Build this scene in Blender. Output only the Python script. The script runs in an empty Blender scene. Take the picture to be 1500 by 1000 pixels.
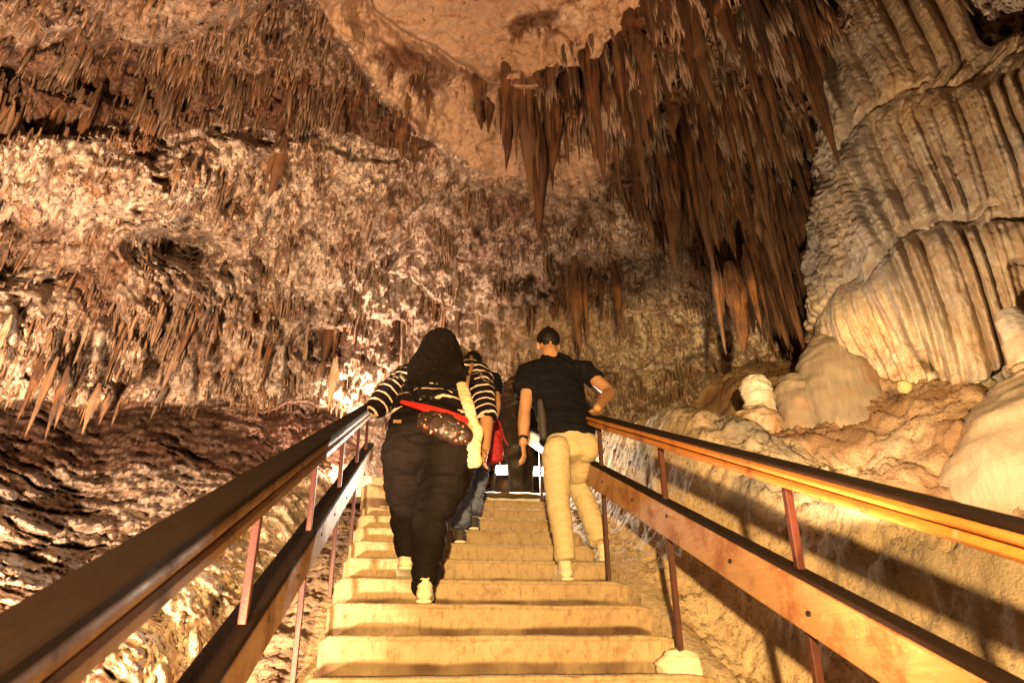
import bpy, bmesh, math, random
import numpy as np
from mathutils import Vector, Matrix

random.seed(11)
RNG = np.random.default_rng(7)
SC = bpy.context.scene
COL = SC.collection

# ------------------------------------------------------------------ camera
PSI, PIT, ROLL, FPX = math.radians(9.12), math.radians(28.3), math.radians(-0.6), 921.0
def _basis():
    h = np.array([math.sin(PSI), math.cos(PSI), 0.0]); z = np.array([0, 0, 1.0])
    r = np.array([math.cos(PSI), -math.sin(PSI), 0.0])
    f = h*math.cos(PIT) + z*math.sin(PIT); u = -h*math.sin(PIT) + z*math.cos(PIT)
    c, s = math.cos(ROLL), math.sin(ROLL)
    return r*c + u*s, u*c - r*s, f
CR, CU, CF = _basis()
cam_d = bpy.data.cameras.new('camera'); cam = bpy.data.objects.new('camera', cam_d); COL.objects.link(cam)
cam_d.sensor_width = 36.0; cam_d.lens = 36.0*FPX/1500.0; cam_d.clip_end = 200; cam_d.clip_start = 0.02
cam.matrix_world = Matrix(((CR[0], CU[0], -CF[0], 0), (CR[1], CU[1], -CF[1], 0), (CR[2], CU[2], -CF[2], 0), (0, 0, 0, 1)))
SC.camera = cam
cam_d.dof.use_dof = True; cam_d.dof.focus_distance = 4.6; cam_d.dof.aperture_fstop = 4.0

# ------------------------------------------------------------------ world, light, exposure
w = bpy.data.worlds.new('World'); SC.world = w; w.use_nodes = True
wn = w.node_tree.nodes; wbg = wn['Background']
wbg.inputs['Color'].default_value = (0.9, 0.6, 0.4, 1); wbg.inputs['Strength'].default_value = 0.02   # inside a closed cave: no sky
SC.view_settings.view_transform = 'Standard'; SC.view_settings.look = 'None'
SC.view_settings.exposure = 0.2; SC.view_settings.gamma = 1.0; SC.view_settings.use_curve_mapping = False
SC.cycles.use_denoising = True
SC.cycles.max_bounces = 6; SC.cycles.diffuse_bounces = 2; SC.cycles.glossy_bounces = 2
SC.cycles.sample_clamp_indirect = 6.0

def spot(name, loc, target, power, color, angle=100, blend=0.6, radius=0.06):
    d = bpy.data.lights.new(name, 'SPOT'); d.energy = power; d.color = color
    d.spot_size = math.radians(angle); d.spot_blend = blend; d.shadow_soft_size = radius
    o = bpy.data.objects.new(name, d); COL.objects.link(o); o.location = loc
    o.rotation_euler = (Vector(target) - Vector(loc)).to_track_quat('-Z', 'Y').to_euler()
    return o
# show-cave floodlights: warm one over the stairs, others hidden low among the rocks
spot('stair_flood', (-0.30, -1.60, -0.05), (1.55, 4.2, -0.25), 2950, (1.0, 0.63, 0.23), 62, 0.2, 0.045)
spot('column_flood', (1.75, 2.5, 0.80), (3.7, 3.2, 2.9), 380, (1.0, 0.72, 0.42), 130, 0.7, 0.04)
spot('left_flood', (-1.05, 0.9, -0.35), (-2.4, 4.6, 1.9), 2900, (1.0, 0.64, 0.38), 100, 0.9, 0.05)
spot('hall_flood', (1.5, 8.2, 2.1), (1.1, 10.3, 4.6), 800, (1.0, 0.74, 0.62), 132, 0.9, 0.06)
spot('hall_flood_far', (-0.5, 7.7, 2.15), (-1.4, 9.2, 5.0), 950, (1.0, 0.68, 0.48), 120, 0.9, 0.06)
spot('roof_flood', (1.0, 1.3, -0.5), (0.45, 4.0, 5.6), 900, (1.0, 0.55, 0.28), 62, 0.9, 0.06)

# ------------------------------------------------------------------ helpers
TH = math.radians(25.35); TAN = math.tan(TH)
NY_TOP = 6.62
def N(y):                                        # line through the nosings of the stairs
    return -1.366 + TAN*np.minimum(y, NY_TOP)
def ray(px, py):
    return CF + CR*((px - 750)/FPX) + CU*((500 - py)/FPX)
def W(px, py, Y):
    d = ray(px, py); return Vector(d*(Y/d[1]))
def to_px(V):
    d = V @ CF
    dd = np.where(d > 0.05, d, 0.05)
    return 750 + FPX*(V @ CR)/dd, 500 - FPX*(V @ CU)/dd, d

_perm = np.random.default_rng(3).permutation(256).astype(np.int32); _perm = np.concatenate([_perm, _perm, _perm])
_g = np.random.default_rng(5).normal(size=(256, 3)); _g /= np.linalg.norm(_g, axis=1)[:, None]; _g = _g.astype(np.float32)
def perlin(P):
    P = np.asarray(P, np.float32); I = np.floor(P).astype(np.int32); Fr = P - I; I &= 255
    Uf = Fr*Fr*Fr*(Fr*(Fr*6 - 15) + 10)
    out = np.zeros(len(P), np.float32)
    for dx in (0, 1):
        wx = Uf[:, 0] if dx else 1 - Uf[:, 0]
        for dy in (0, 1):
            wy = wx*(Uf[:, 1] if dy else 1 - Uf[:, 1])
            for dz in (0, 1):
                hsh = _perm[_perm[_perm[I[:, 0] + dx] + I[:, 1] + dy] + I[:, 2] + dz]
                g = _g[hsh]
                out += wy*(Uf[:, 2] if dz else 1 - Uf[:, 2])*(g[:, 0]*(Fr[:, 0] - dx) + g[:, 1]*(Fr[:, 1] - dy) + g[:, 2]*(Fr[:, 2] - dz))
    return out*1.5
def fbm(P, oct=4, gain=0.5, ridge=False):
    s = np.zeros(len(P), np.float32); a = 1.0; P = np.array(P, np.float32)
    for k in range(oct):
        n = perlin(P + 17.3*k); s += a*((1 - 2*np.abs(n)) if ridge else n); a *= gain; P = P*2.03
    return s
def sstep(a, b, x):
    t = np.clip((x - a)/(b - a), 0, 1); return t*t*(3 - 2*t)

def np_mesh(name, V, Fc, mat, parent=None, smooth=True, attrs=None):
    V = np.asarray(V, np.float32); Fc = np.asarray(Fc, np.int32); k = Fc.shape[1]
    me = bpy.data.meshes.new(name)
    me.vertices.add(len(V)); me.vertices.foreach_set('co', V.ravel())
    me.loops.add(Fc.size); me.loops.foreach_set('vertex_index', Fc.ravel())
    me.polygons.add(len(Fc)); me.polygons.foreach_set('loop_start', np.arange(0, Fc.size, k, dtype=np.int32))
    me.polygons.foreach_set('use_smooth', np.full(len(Fc), smooth))
    for nm, arr in (attrs or {}).items():
        at = me.attributes.new(nm, 'FLOAT', 'POINT'); at.data.foreach_set('value', np.asarray(arr, np.float32))
    me.update(calc_edges=True)
    if mat: me.materials.append(mat)
    o = bpy.data.objects.new(name, me); COL.objects.link(o)
    if parent: o.parent = parent
    return o
def grid_faces(nu, nv):
    i = np.arange(nu*nv).reshape(nu, nv)
    return np.stack([i[:-1, :-1].ravel(), i[1:, :-1].ravel(), i[1:, 1:].ravel(), i[:-1, 1:].ravel()], 1)
def grid_normals(P):
    du = np.gradient(P, axis=0); dv = np.gradient(P, axis=1)
    n = np.cross(du, dv); return n/np.maximum(np.linalg.norm(n, axis=2, keepdims=True), 1e-9)
def tag(o, label=None, cat=None, group=None, kind=None):
    if label: o['label'] = label
    if cat: o['category'] = cat
    if group: o['group'] = group
    if kind: o['kind'] = kind
    return o
def empty(name, loc, label=None, cat=None, group=None):
    o = bpy.data.objects.new(name, None); o.empty_display_size = 0.1; COL.objects.link(o); o.location = loc
    bpy.context.view_layer.update()
    return tag(o, label, cat, group)
def from_bm(name, bm, mat, parent=None, smooth=True, label=None):
    me = bpy.data.meshes.new(name); bm.normal_update(); bm.to_mesh(me); bm.free()
    for p in me.polygons: p.use_smooth = smooth
    if mat: me.materials.append(mat)
    o = bpy.data.objects.new(name, me); COL.objects.link(o)
    if parent:
        o.parent = parent; o.matrix_parent_inverse = Matrix.Translation(-parent.location)
    if label: o['label'] = label
    return o
def keep(o, parent):
    o.parent = parent; o.matrix_parent_inverse = Matrix.Translation(-parent.location); return o

# ------------------------------------------------------------------ materials
class NT:
    def __init__(s, name):
        s.m = bpy.data.materials.new(name); s.m.use_nodes = True; s.t = s.m.node_tree; s.b = s.t.nodes['Principled BSDF']
        s.co = s.n('ShaderNodeTexCoord').outputs['Object']
    def n(s, typ, **kw):
        nd = s.t.nodes.new(typ)
        for k, v in kw.items():
            if k in nd.inputs: s.set(nd.inputs[k], v)
            else: setattr(nd, k, v)
        return nd
    def set(s, sock, v):
        if hasattr(v, 'is_output'): s.t.links.new(v, sock)
        else: sock.default_value = v
    def mapping(s, scale, loc=(0, 0, 0), co=None):
        m = s.n('ShaderNodeMapping'); s.t.links.new(co or s.co, m.inputs['Vector']); m.inputs['Scale'].default_value = scale; m.inputs['Location'].default_value = loc
        return m.outputs[0]
    def noise(s, scale, detail=4, rough=0.55, vec=None, dist=0.0):
        nd = s.n('ShaderNodeTexNoise'); s.t.links.new(vec or s.co, nd.inputs['Vector'])
        nd.inputs['Scale'].default_value = scale; nd.inputs['Detail'].default_value = detail; nd.inputs['Roughness'].default_value = rough; nd.inputs['Distortion'].default_value = dist
        return nd.outputs['Fac']
    def voro(s, scale, vec=None, feature='F1', out='Distance'):
        nd = s.n('ShaderNodeTexVoronoi', feature=feature); s.t.links.new(vec or s.co, nd.inputs['Vector']); nd.inputs['Scale'].default_value = scale
        return nd.outputs[out]
    def ramp(s, fac, stops):
        nd = s.n('ShaderNodeValToRGB'); s.t.links.new(fac, nd.inputs[0]); e = nd.color_ramp.elements
        while len(e) < len(stops): e.new(0.5)
        for el, (p, c) in zip(e, stops):
            el.position = p; el.color = (*c, 1) if not isinstance(c, (int, float)) else (c, c, c, 1)
        return nd.outputs[0]
    def mix(s, fac, a, b, mode='MIX'):
        nd = s.n('ShaderNodeMix', data_type='RGBA', blend_type=mode)
        s.set(nd.inputs[0], fac); 
        for sock, v in ((nd.inputs[6], a), (nd.inputs[7], b)):
            s.set(sock, (*v, 1) if isinstance(v, tuple) and len(v) == 3 else v)
        return nd.outputs[2]
    def math(s, op, a, b=0.0, clamp=False):
        nd = s.n('ShaderNodeMath', operation=op, use_clamp=clamp); s.set(nd.inputs[0], a); s.set(nd.inputs[1], b); return nd.outputs[0]
    def attr(s, name):
        return s.n('ShaderNodeAttribute', attribute_name=name).outputs['Fac']
    def bump(s, h, strength=0.5, dist=0.02):
        nd = s.n('ShaderNodeBump'); s.t.links.new(h, nd.inputs['Height']); nd.inputs['Strength'].default_value = strength; nd.inputs['Distance'].default_value = dist
        s.t.links.new(nd.outputs[0], s.b.inputs['Normal'])
    def col(s, c): s.set(s.b.inputs['Base Color'], (*c, 1) if isinstance(c, tuple) else c)
    def rough(s, r): s.set(s.b.inputs['Roughness'], r)

def m_cave():
    k = NT('cave_rock')
    vst = k.mapping((1, 1, 0.33))
    n1 = k.noise(1.3, 5, 0.6); n2 = k.noise(5.5, 6, 0.65, vst, 0.4); n3 = k.noise(26, 5, 0.65, vst, 0.3); n4 = k.noise(2.4, 4, 0.6, k.mapping((1, 1, 1), (7, 3, 1)))
    cream = k.mix(n1, (0.50, 0.37, 0.28), (0.84, 0.73, 0.61))
    c = k.mix(k.ramp(n2, [(0.50, 0.0), (0.64, 1.0)]), cream, (0.30, 0.165, 0.09))
    c = k.mix(k.ramp(n4, [(0.56, 0.0), (0.70, 0.7)]), c, (0.34, 0.15, 0.045))
    c = k.mix(k.ramp(n3, [(0.51, 0.0), (0.60, 0.95)]), c, (0.055, 0.022, 0.012))
    st = k.attr('stain_shade')
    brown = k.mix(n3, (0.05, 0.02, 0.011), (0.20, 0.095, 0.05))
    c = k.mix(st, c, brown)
    sm = k.attr('plain')
    pl = k.mix(k.noise(9, 6, 0.6), (0.34, 0.215, 0.135), (0.50, 0.345, 0.23))
    pl = k.mix(k.ramp(k.noise(14, 3, 0.5, vst), [(0.64, 0.0), (0.70, 0.8)]), pl, (0.12, 0.05, 0.025))
    ck = k.voro(2.1, k.mapping((1, 1, 1), (3, 1, 5)), 'DISTANCE_TO_EDGE')
    pl = k.mix(k.ramp(ck, [(0.0, 0.4), (0.018, 0.0)]), pl, (0.10, 0.045, 0.02))
    c = k.mix(sm, c, pl)
    k.col(c); k.rough(k.ramp(n2, [(0.3, 0.45), (0.7, 0.8)]))
    k.b.inputs['Specular IOR Level'].default_value = 0.35
    k.bump(k.math('ADD', k.math('MULTIPLY', n3, 1.0), k.math('MULTIPLY', k.noise(70, 4, 0.6, vst), 0.45)), 0.8, 0.03)
    return k.m
def m_ground():
    k = NT('ground_rock')
    n1 = k.noise(0.9, 5, 0.6); n2 = k.noise(6, 6, 0.65, None, 0.5); n3 = k.noise(38, 5, 0.65)
    c = k.mix(n1, (0.44, 0.30, 0.18), (0.66, 0.52, 0.35))
    c = k.mix(k.ramp(n2, [(0.52, 0.0), (0.70, 0.7)]), c, (0.22, 0.12, 0.06))
    c = k.mix(k.ramp(n3, [(0.54, 0.0), (0.68, 0.75)]), c, (0.10, 0.05, 0.025))
    c = k.mix(k.ramp(k.noise(1.7, 3, 0.5, k.mapping((1, 1, 1), (4, 9, 2))), [(0.52, 0.0), (0.68, 0.8)]), c, (0.20, 0.185, 0.155))
    c = k.mix(k.attr('mud'), c, k.mix(n2, (0.11, 0.052, 0.024), (0.27, 0.15, 0.078)))
    c = k.mix(k.attr('grey'), c, k.mix(n3, (0.055, 0.048, 0.040), (0.26, 0.225, 0.18)))
    k.col(c); k.rough(0.85); k.b.inputs['Specular IOR Level'].default_value = 0.12
    k.bump(k.math('ADD', n3, k.math('MULTIPLY', k.noise(110, 3, 0.6), 0.4)), 0.7, 0.02)
    return k.m
def m_flow():
    k = NT('flowstone')
    vst = k.mapping((1, 1, 0.10)); n1 = k.noise(1.1, 4, 0.55); n2 = k.noise(14, 5, 0.6, vst, 0.2); n3 = k.noise(45, 4, 0.6, k.mapping((1, 1, 0.4)))
    c = k.mix(k.ramp(n1, [(0.35, 0.0), (0.62, 1.0)]), (0.46, 0.40, 0.33), (0.52, 0.36, 0.20))
    c = k.mix(k.ramp(n2, [(0.40, 0.0), (0.66, 0.8)]), c, (0.27, 0.15, 0.075))
    c = k.mix(k.ramp(n3, [(0.56, 0.0), (0.72, 0.7)]), c, (0.13, 0.075, 0.045))
    gr = k.attr('stain_shade'); c = k.mix(gr, c, k.mix(n3, (0.11, 0.095, 0.08), (0.40, 0.36, 0.31)))
    k.col(c); k.rough(0.5); k.b.inputs['Specular IOR Level'].default_value = 0.4
    k.bump(k.math('ADD', k.math('MULTIPLY', n2, 0.8), n3), 0.55, 0.02)
    return k.m
def m_drip(name, dark, light, rnd=True):
    k = NT(name)
    vst = k.mapping((1, 1, 0.12)); n1 = k.noise(22, 5, 0.6, vst, 0.3); n2 = k.noise(2.2, 4, 0.6)
    oi = k.n('ShaderNodeObjectInfo').outputs['Random'] if rnd else k.attr('tint')
    c = k.mix(k.ramp(n1, [(0.32, 0.0), (0.68, 1.0)]), dark, light)
    if rnd:
        c = k.mix(k.math('MULTIPLY', k.math('FRACT', k.math('MULTIPLY', oi, 7.31)), 0.6), c, k.mix(n1, tuple(v*0.9 for v in light), (light[0]*1.6, light[0]*1.12, light[0]*0.72)))
    c = k.mix(k.math('MULTIPLY', oi, 0.7), c, k.mix(n1, tuple(v*0.45 for v in dark), tuple(v*0.5 for v in light)))
    c = k.mix(k.ramp(n2, [(0.52, 0.0), (0.70, 0.6)]), c, (0.30, 0.13, 0.045))
    k.col(c); k.rough(0.5); k.b.inputs['Specular IOR Level'].default_value = 0.4
    k.bump(k.math('ADD', n1, k.math('MULTIPLY', k.noise(80, 3), 0.4)), 0.5, 0.015)
    return k.m
def m_step():
    k = NT('cast_concrete_step')
    v = k.mapping((1, 1, 0.45)); n1 = k.noise(2.2, 5, 0.6); n2 = k.noise(34, 5, 0.7, v); n3 = k.noise(9, 5, 0.6)
    c = k.mix(n1, (0.27, 0.175, 0.095), (0.50, 0.385, 0.24))
    c = k.mix(k.ramp(n2, [(0.52, 0.0), (0.70, 0.7)]), c, (0.15, 0.08, 0.035))
    c = k.mix(k.ramp(n3, [(0.56, 0.0), (0.72, 0.6)]), c, (0.20, 0.10, 0.04))
    c = k.mix(k.attr('riser_shade'), c, k.mix(n3, (0.03, 0.013, 0.006), (0.10, 0.05, 0.02)))  # painted shade along the riser foot
    k.col(c); k.rough(0.8)
    k.bump(k.math('ADD', n2, k.math('MULTIPLY', k.noise(130, 3), 0.5)), 0.7, 0.015)
    return k.m
def m_wood(name, a, b, rough=0.4, wear=(0.10, 0.05, 0.025), spots=0.6, wt=0.55):
    k = NT(name); k.b.inputs['Specular IOR Level'].default_value = 0.5 if spots else 0.15
    v = k.mapping((16, 1.3, 16)); n1 = k.noise(3.0, 6, 0.6, v, 0.6); n2 = k.noise(7, 5, 0.7); n3 = k.noise(28, 3, 0.6)
    c = k.mix(n1, a, b)
    c = k.mix(k.ramp(n2, [(wt, 0.0), (wt + 0.14, 0.85)]), c, wear)
    c = k.mix(k.ramp(n3, [(0.62, 0.0), (0.70, spots)]), c, (0.42, 0.31, 0.19))
    k.col(c); k.rough(k.ramp(n2, [(0.35, rough), (0.7, rough + 0.3)]))
    k.bump(k.math('ADD', n1, k.math('MULTIPLY', n3, 0.4)), 0.3, 0.006)
    return k.m
def m_plain(name, c, rough=0.6, bump_scale=0, bump_s=0.2, var=0.25, metal=0.0):
    k = NT(name); k.b.inputs['Specular IOR Level'].default_value = 0.12 if rough > 0.7 else 0.5
    n = k.noise(18, 4, 0.6)
    k.col(k.mix(n, tuple(v*(1 - var) for v in c), tuple(min(1, v*(1 + var)) for v in c))); k.rough(rough)
    k.b.inputs['Metallic'].default_value = metal
    if bump_scale: k.bump(k.noise(bump_scale, 3, 0.6), bump_s, 0.004)
    return k.m
def m_emit(name, c, s):
    k = NT(name); k.b.inputs['Emission Color'].default_value = (*c, 1); k.b.inputs['Emission Strength'].default_value = s; return k.m

M = dict(
    cave=m_cave(), ground=m_ground(), flow=m_flow(),
    drip=m_drip('brown_dripstone', (0.032, 0.014, 0.009), (0.17, 0.078, 0.038)),
    drip_pale=m_drip('pale_dripstone', (0.20, 0.115, 0.065), (0.50, 0.37, 0.25)),
    drip_small=m_drip('small_dripstone', (0.085, 0.04, 0.021), (0.44, 0.29, 0.185), False),
    smooth=m_drip('grey_smooth_dripstone', (0.17, 0.135, 0.095), (0.27, 0.215, 0.155)),
    white=m_drip('white_dripstone', (0.38, 0.33, 0.25), (0.60, 0.54, 0.44)),
    dome=m_drip('pale_dome_dripstone', (0.22, 0.165, 0.105), (0.36, 0.28, 0.19)),
    step=m_step(), kerb=m_plain('pale_landing_kerb', (0.72, 0.68, 0.60), 0.7, 60, 0.5),
    cap=m_wood('dark_timber', (0.008, 0.0035, 0.0025), (0.020, 0.008, 0.005), 0.75, (0.012, 0.006, 0.004), 0.0),  # darker timber tone for rail tops and core
    wood=m_wood('varnished_timber', (0.36, 0.115, 0.028), (0.56, 0.24, 0.055), 0.28, (0.14, 0.045, 0.018)),
    board=m_wood('scuffed_timber', (0.30, 0.135, 0.055), (0.50, 0.29, 0.14), 0.42, (0.24, 0.075, 0.022), 0.9, 0.47),
    tan=m_wood('dull_timber', (0.22, 0.115, 0.05), (0.40, 0.25, 0.12), 0.4, (0.07, 0.03, 0.014), 0.3),
    red=m_plain('red_oxide_paint', (0.055, 0.012, 0.007), 0.5, 90, 0.3, 0.6),
    plaster=m_plain('white_plaster', (0.70, 0.62, 0.48), 0.85, 40, 0.6),
    steel=m_plain('black_metal', (0.03, 0.03, 0.03), 0.4, 0, 0, 0.2, 0.6),
    glow=m_emit('lamp_glass', (1.0, 0.93, 0.8), 60.0),
    skin=m_plain('skin', (0.42, 0.215, 0.115), 0.5, 300, 0.1, 0.12),
    hair=None, shirt=m_plain('black_cotton', (0.0065, 0.006, 0.0085), 0.9, 220, 0.25, 0.3),
    chino=m_plain('beige_chino', (0.52, 0.41, 0.25), 0.85, 260, 0.25, 0.1),
    legging=m_plain('dark_brown_denim', (0.0085, 0.0055, 0.0045), 0.85, 260, 0.25, 0.2),
    jean=m_plain('blue_denim', (0.13, 0.16, 0.26), 0.85, 220, 0.3, 0.35),
    shoe=m_plain('cream_canvas', (0.62, 0.54, 0.40), 0.7, 180, 0.3, 0.12),
    sole=m_plain('pale_rubber', (0.68, 0.60, 0.46), 0.6, 0, 0, 0.08),
    sneaker=m_plain('dark_suede', (0.035, 0.028, 0.025), 0.7, 150, 0.3),
    cloth=m_plain('cream_cloth', (0.58, 0.48, 0.30), 0.85, 200, 0.3, 0.12),
    redcloth=m_plain('red_webbing', (0.62, 0.018, 0.012), 0.6, 200, 0.2, 0.15),
    redbag=m_plain('crimson_cloth', (0.36, 0.012, 0.022), 0.7, 120, 0.3, 0.25),
    strap=m_plain('brown_strap', (0.28, 0.15, 0.07), 0.6),
    pillar=m_drip('dark_pillar_rock', (0.012, 0.007, 0.004), (0.055, 0.032, 0.018)),
    cord=m_plain('brown_mud_cable', (0.045, 0.02, 0.01), 0.6),
    pebble=m_plain('yellow_stone', (0.36, 0.26, 0.12), 0.8, 40, 0.4),
)
def m_hair():
    k = NT('black_hair'); n = k.noise(60, 4, 0.6, k.mapping((1, 1, 0.06)))
    k.col(k.mix(n, (0.003, 0.0025, 0.003), (0.010, 0.007, 0.006))); k.rough(0.55); k.b.inputs['Specular IOR Level'].default_value = 0.2; k.bump(n, 0.5, 0.006); return k.m
M['hair'] = m_hair()
def m_stripe():
    k = NT('striped_knit'); k.b.inputs['Specular IOR Level'].default_value = 0.1; s = k.attr('stripe')
    w1 = k.math('FRACT', k.math('ADD', s, k.math('MULTIPLY', k.noise(9, 2), 0.25)))
    line = k.math('MULTIPLY', k.math('GREATER_THAN', w1, 0.41), k.math('LESS_THAN', w1, 0.60))
    k.col(k.mix(line, (0.008, 0.004, 0.006), (0.60, 0.47, 0.40))); k.rough(0.85); k.bump(k.noise(240, 2), 0.25, 0.004); return k.m
M['stripe'] = m_stripe()
def m_floral():
    k = NT('floral_pouch'); v = k.voro(38); c2 = k.voro(38, None, 'F1', 'Color')
    petal = k.ramp(v, [(0.30, 1.0), (0.36, 0.0)])
    pick = k.math('GREATER_THAN', k.noise(14, 2), 0.52)
    c = k.mix(k.math('MULTIPLY', petal, pick), (0.030, 0.014, 0.010), k.mix(k.math('GREATER_THAN', k.noise(30, 1), 0.5), (0.68, 0.50, 0.36), (0.50, 0.10, 0.06)))
    k.col(c); k.rough(0.45); return k.m
M['floral'] = m_floral()
# ------------------------------------------------------------------ cave shell
def poly_sd(px, py, pts):
    """signed distance in px to an open polyline (positive = right-hand side walking along it, y down) and the nearest-parameter"""
    best = np.full(px.shape, 1e9); sg = np.zeros(px.shape); tt = np.zeros(px.shape)
    for i in range(len(pts) - 1):
        (ax, ay), (bx, by) = pts[i], pts[i + 1]
        vx, vy = bx - ax, by - ay; L2 = vx*vx + vy*vy
        t = np.clip(((px - ax)*vx + (py - ay)*vy)/L2, 0, 1)
        dx, dy = px - ax - t*vx, py - ay - t*vy; d = np.hypot(dx, dy)
        cr = vx*(py - ay) - vy*(px - ax)
        m = d < best; best = np.where(m, d, best); sg = np.where(m, np.sign(cr), sg); tt = np.where(m, (i + t)/(len(pts) - 1), tt)
    return best*sg, tt
def in_poly(px, py, pts):
    r = np.zeros(px.shape, bool); n = len(pts)
    for i in range(n):
        (ax, ay), (bx, by) = pts[i], pts[(i + 1) % n]
        c = ((ay > py) != (by > py)) & (px < (bx - ax)*(py - ay)/(by - ay + 1e-9) + ax); r ^= c
    return r
def gauss(px, py, x, y, sx, sy): return np.exp(-(((px - x)/sx)**2 + ((py - y)/sy)**2)/2)

CTRL = [(700, 650, 10.5), (750, 560, 10.5), (600, 560, 9.2), (600, 400, 8.8), (750, 400, 9.4), (900, 500, 10.0), (1050, 560, 9.4), (1120, 480, 8.8), (900, 660, 10.5),
        (1050, 640, 9.5), (980, 380, 8.6), (840, 300, 8.4), (700, 280, 7.9), (600, 150, 6.6), (700, 30, 5.8), (900, 60, 5.8), (600, -200, 4.8), (750, -500, 4.4),
        (450, 300, 7.2), (300, 300, 6.4), (100, 250, 5.4), (0, 400, 4.9), (200, 520, 5.2), (400, 520, 6.8), (500, 450, 7.8), (0, 100, 4.9), (250, 80, 5.4), (430, 60, 5.8),
        (-300, 300, 4.2), (-300, 700, 3.7), (-300, 0, 4.0), (-100, 600, 4.3),
        (100, 700, 5.2), (300, 660, 6.2), (450, 620, 7.6), (100, 820, 3.9), (300, 740, 5.0), (250, 860, 3.6), (420, 740, 5.4), (0, 900, 3.1), (0, 1050, 2.6), (-300, 1000, 2.7), (430, 900, 4.6),
        (600, 800, 9.0), (750, 900, 8.0),
        (1000, 180, 7.0), (1100, 350, 7.6), (1150, 80, 6.0), (1300, 0, 6.6), (1300, 300, 7.2), (1500, 100, 6.6), (1500, 400, 7.0), (1700, 300, 7.4), (1300, 700, 8.5), (1500, 900, 8.0), (2100, 500, 7.0), (1900, -200, 5.6), (1300, -400, 5.0)]
LONE = [  # px, top y, tip y, width, ray depth, kind, label
    (787, 165, 366, 40, None, 'brown', 'longest dark stalactite in the middle of the roof, thin tip pointing between two climbers'),
    (770, 140, 300, 34, None, 'brown', 'thick dark stalactite fused against the left side of the longest central one'),
    (747, 130, 266, 22, None, 'brown', 'dark straight stalactite left of the longest central one, hanging before the pale slab'),
    (806, 150, 262, 34, None, 'brown', 'stubby dark stalactite fused to the right side of the longest central one'),
    (828, 180, 248, 13, None, 'brown', 'small dark stalactite with bent tip seen against the bright gap under the roof'),
    (846, 175, 240, 9, None, 'slim', 'thin dark stalactite at the right edge of the bright gap under the roof'),
    (876, 165, 262, 46, None, 'curtain', 'broad brown hanging lobe closing the right side of the bright gap'),
    (844, 420, 524, 26, 8.2, 'brown', 'brown stalactite ending just right of the head of the man in the dark shirt'),
    (880, 418, 476, 10, 8.4, 'slim', 'short thin stalactite between the two longer ones above the right shoulder of the man'),
    (902, 415, 494, 13, 8.3, 'brown', 'slender stalactite hanging above the raised right elbow of the man'),
    (1128, 322, 548, 26, None, 'brown', 'long brown pole-like stalactite reaching down beside the grey stalagmite cone'),
    (1049, 420, 527, 26, 6.2, 'curtain', 'broad tapering stone drape, left one of the pair at the foot of the curtain'),
    (1074, 425, 524, 28, 6.3, 'curtain', 'broad blunt stone drape, right one of the pair at the foot of the curtain'),
    (1098, 400, 500, 16, 6.4, 'brown', 'narrow brown stalactite just right of the pair of broad stone drapes'),
    (483, 482, 553, 22, None, 'brown', 'thick brown stalactite beside the dark hole left of the long-haired woman'),
    (396, 500, 578, 12, None, 'brown', 'sharp brown stalactite pointing into the dark recess above the left handrail'),
    (490, 548, 606, 12, 5.4, 'pale', 'thin pale stalactite ending just above the far end of the left handrail'),
    (138, 585, 640, 12, 4.2, 'brown', 'orange brown leaf-shaped stalactite hanging alone before the dark left recess'),
    (155, 590, 625, 7, 4.3, 'brown', 'small dark spike right of the orange leaf-shaped stalactite'),
    (70, 560, 648, 11, 4.3, 'brown', 'long brown stalactite of the bundle at the far left over the dark recess'),
    (90, 570, 650, 10, 4.3, 'brown', 'thin brown stalactite with a kinked tip at the right of the far left bundle'),
    (52, 550, 628, 10, 4.3, 'brown', 'dull ribbed stalactite at the left of the far left bundle'),
    (608, 210, 254, 11, 7.2, 'brown', 'lone dark spike under the diagonal ledge, seen against pale rock'),
    (590, 195, 240, 16, 7.1, 'brown', 'dark cone-shaped stalactite next to the lone spike under the diagonal ledge'),
    (952, 330, 382, 10, 6.8, 'slim', 'thin dark spike below the round pale nodule of the curtain'),
    (410, 230, 300, 22, None, 'brown', 'dark tapered stalactite cluster head on the pale left wall under the dark band'),
    (90, 160, 225, 14, None, 'brown', 'dark leaning stalactite at the upper left under the shadowed roof'),
    (130, 165, 262, 15, None, 'brown', 'long dark stalactite at the upper left, tip over pale rock'),
    (283, 455, 530, 20, None, 'brown', 'reddish brown stalactite fan on the lower left fringe below the dark hole'),
]
BOSS = [(q[0], q[1], q[3]) for q in LONE]
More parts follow.
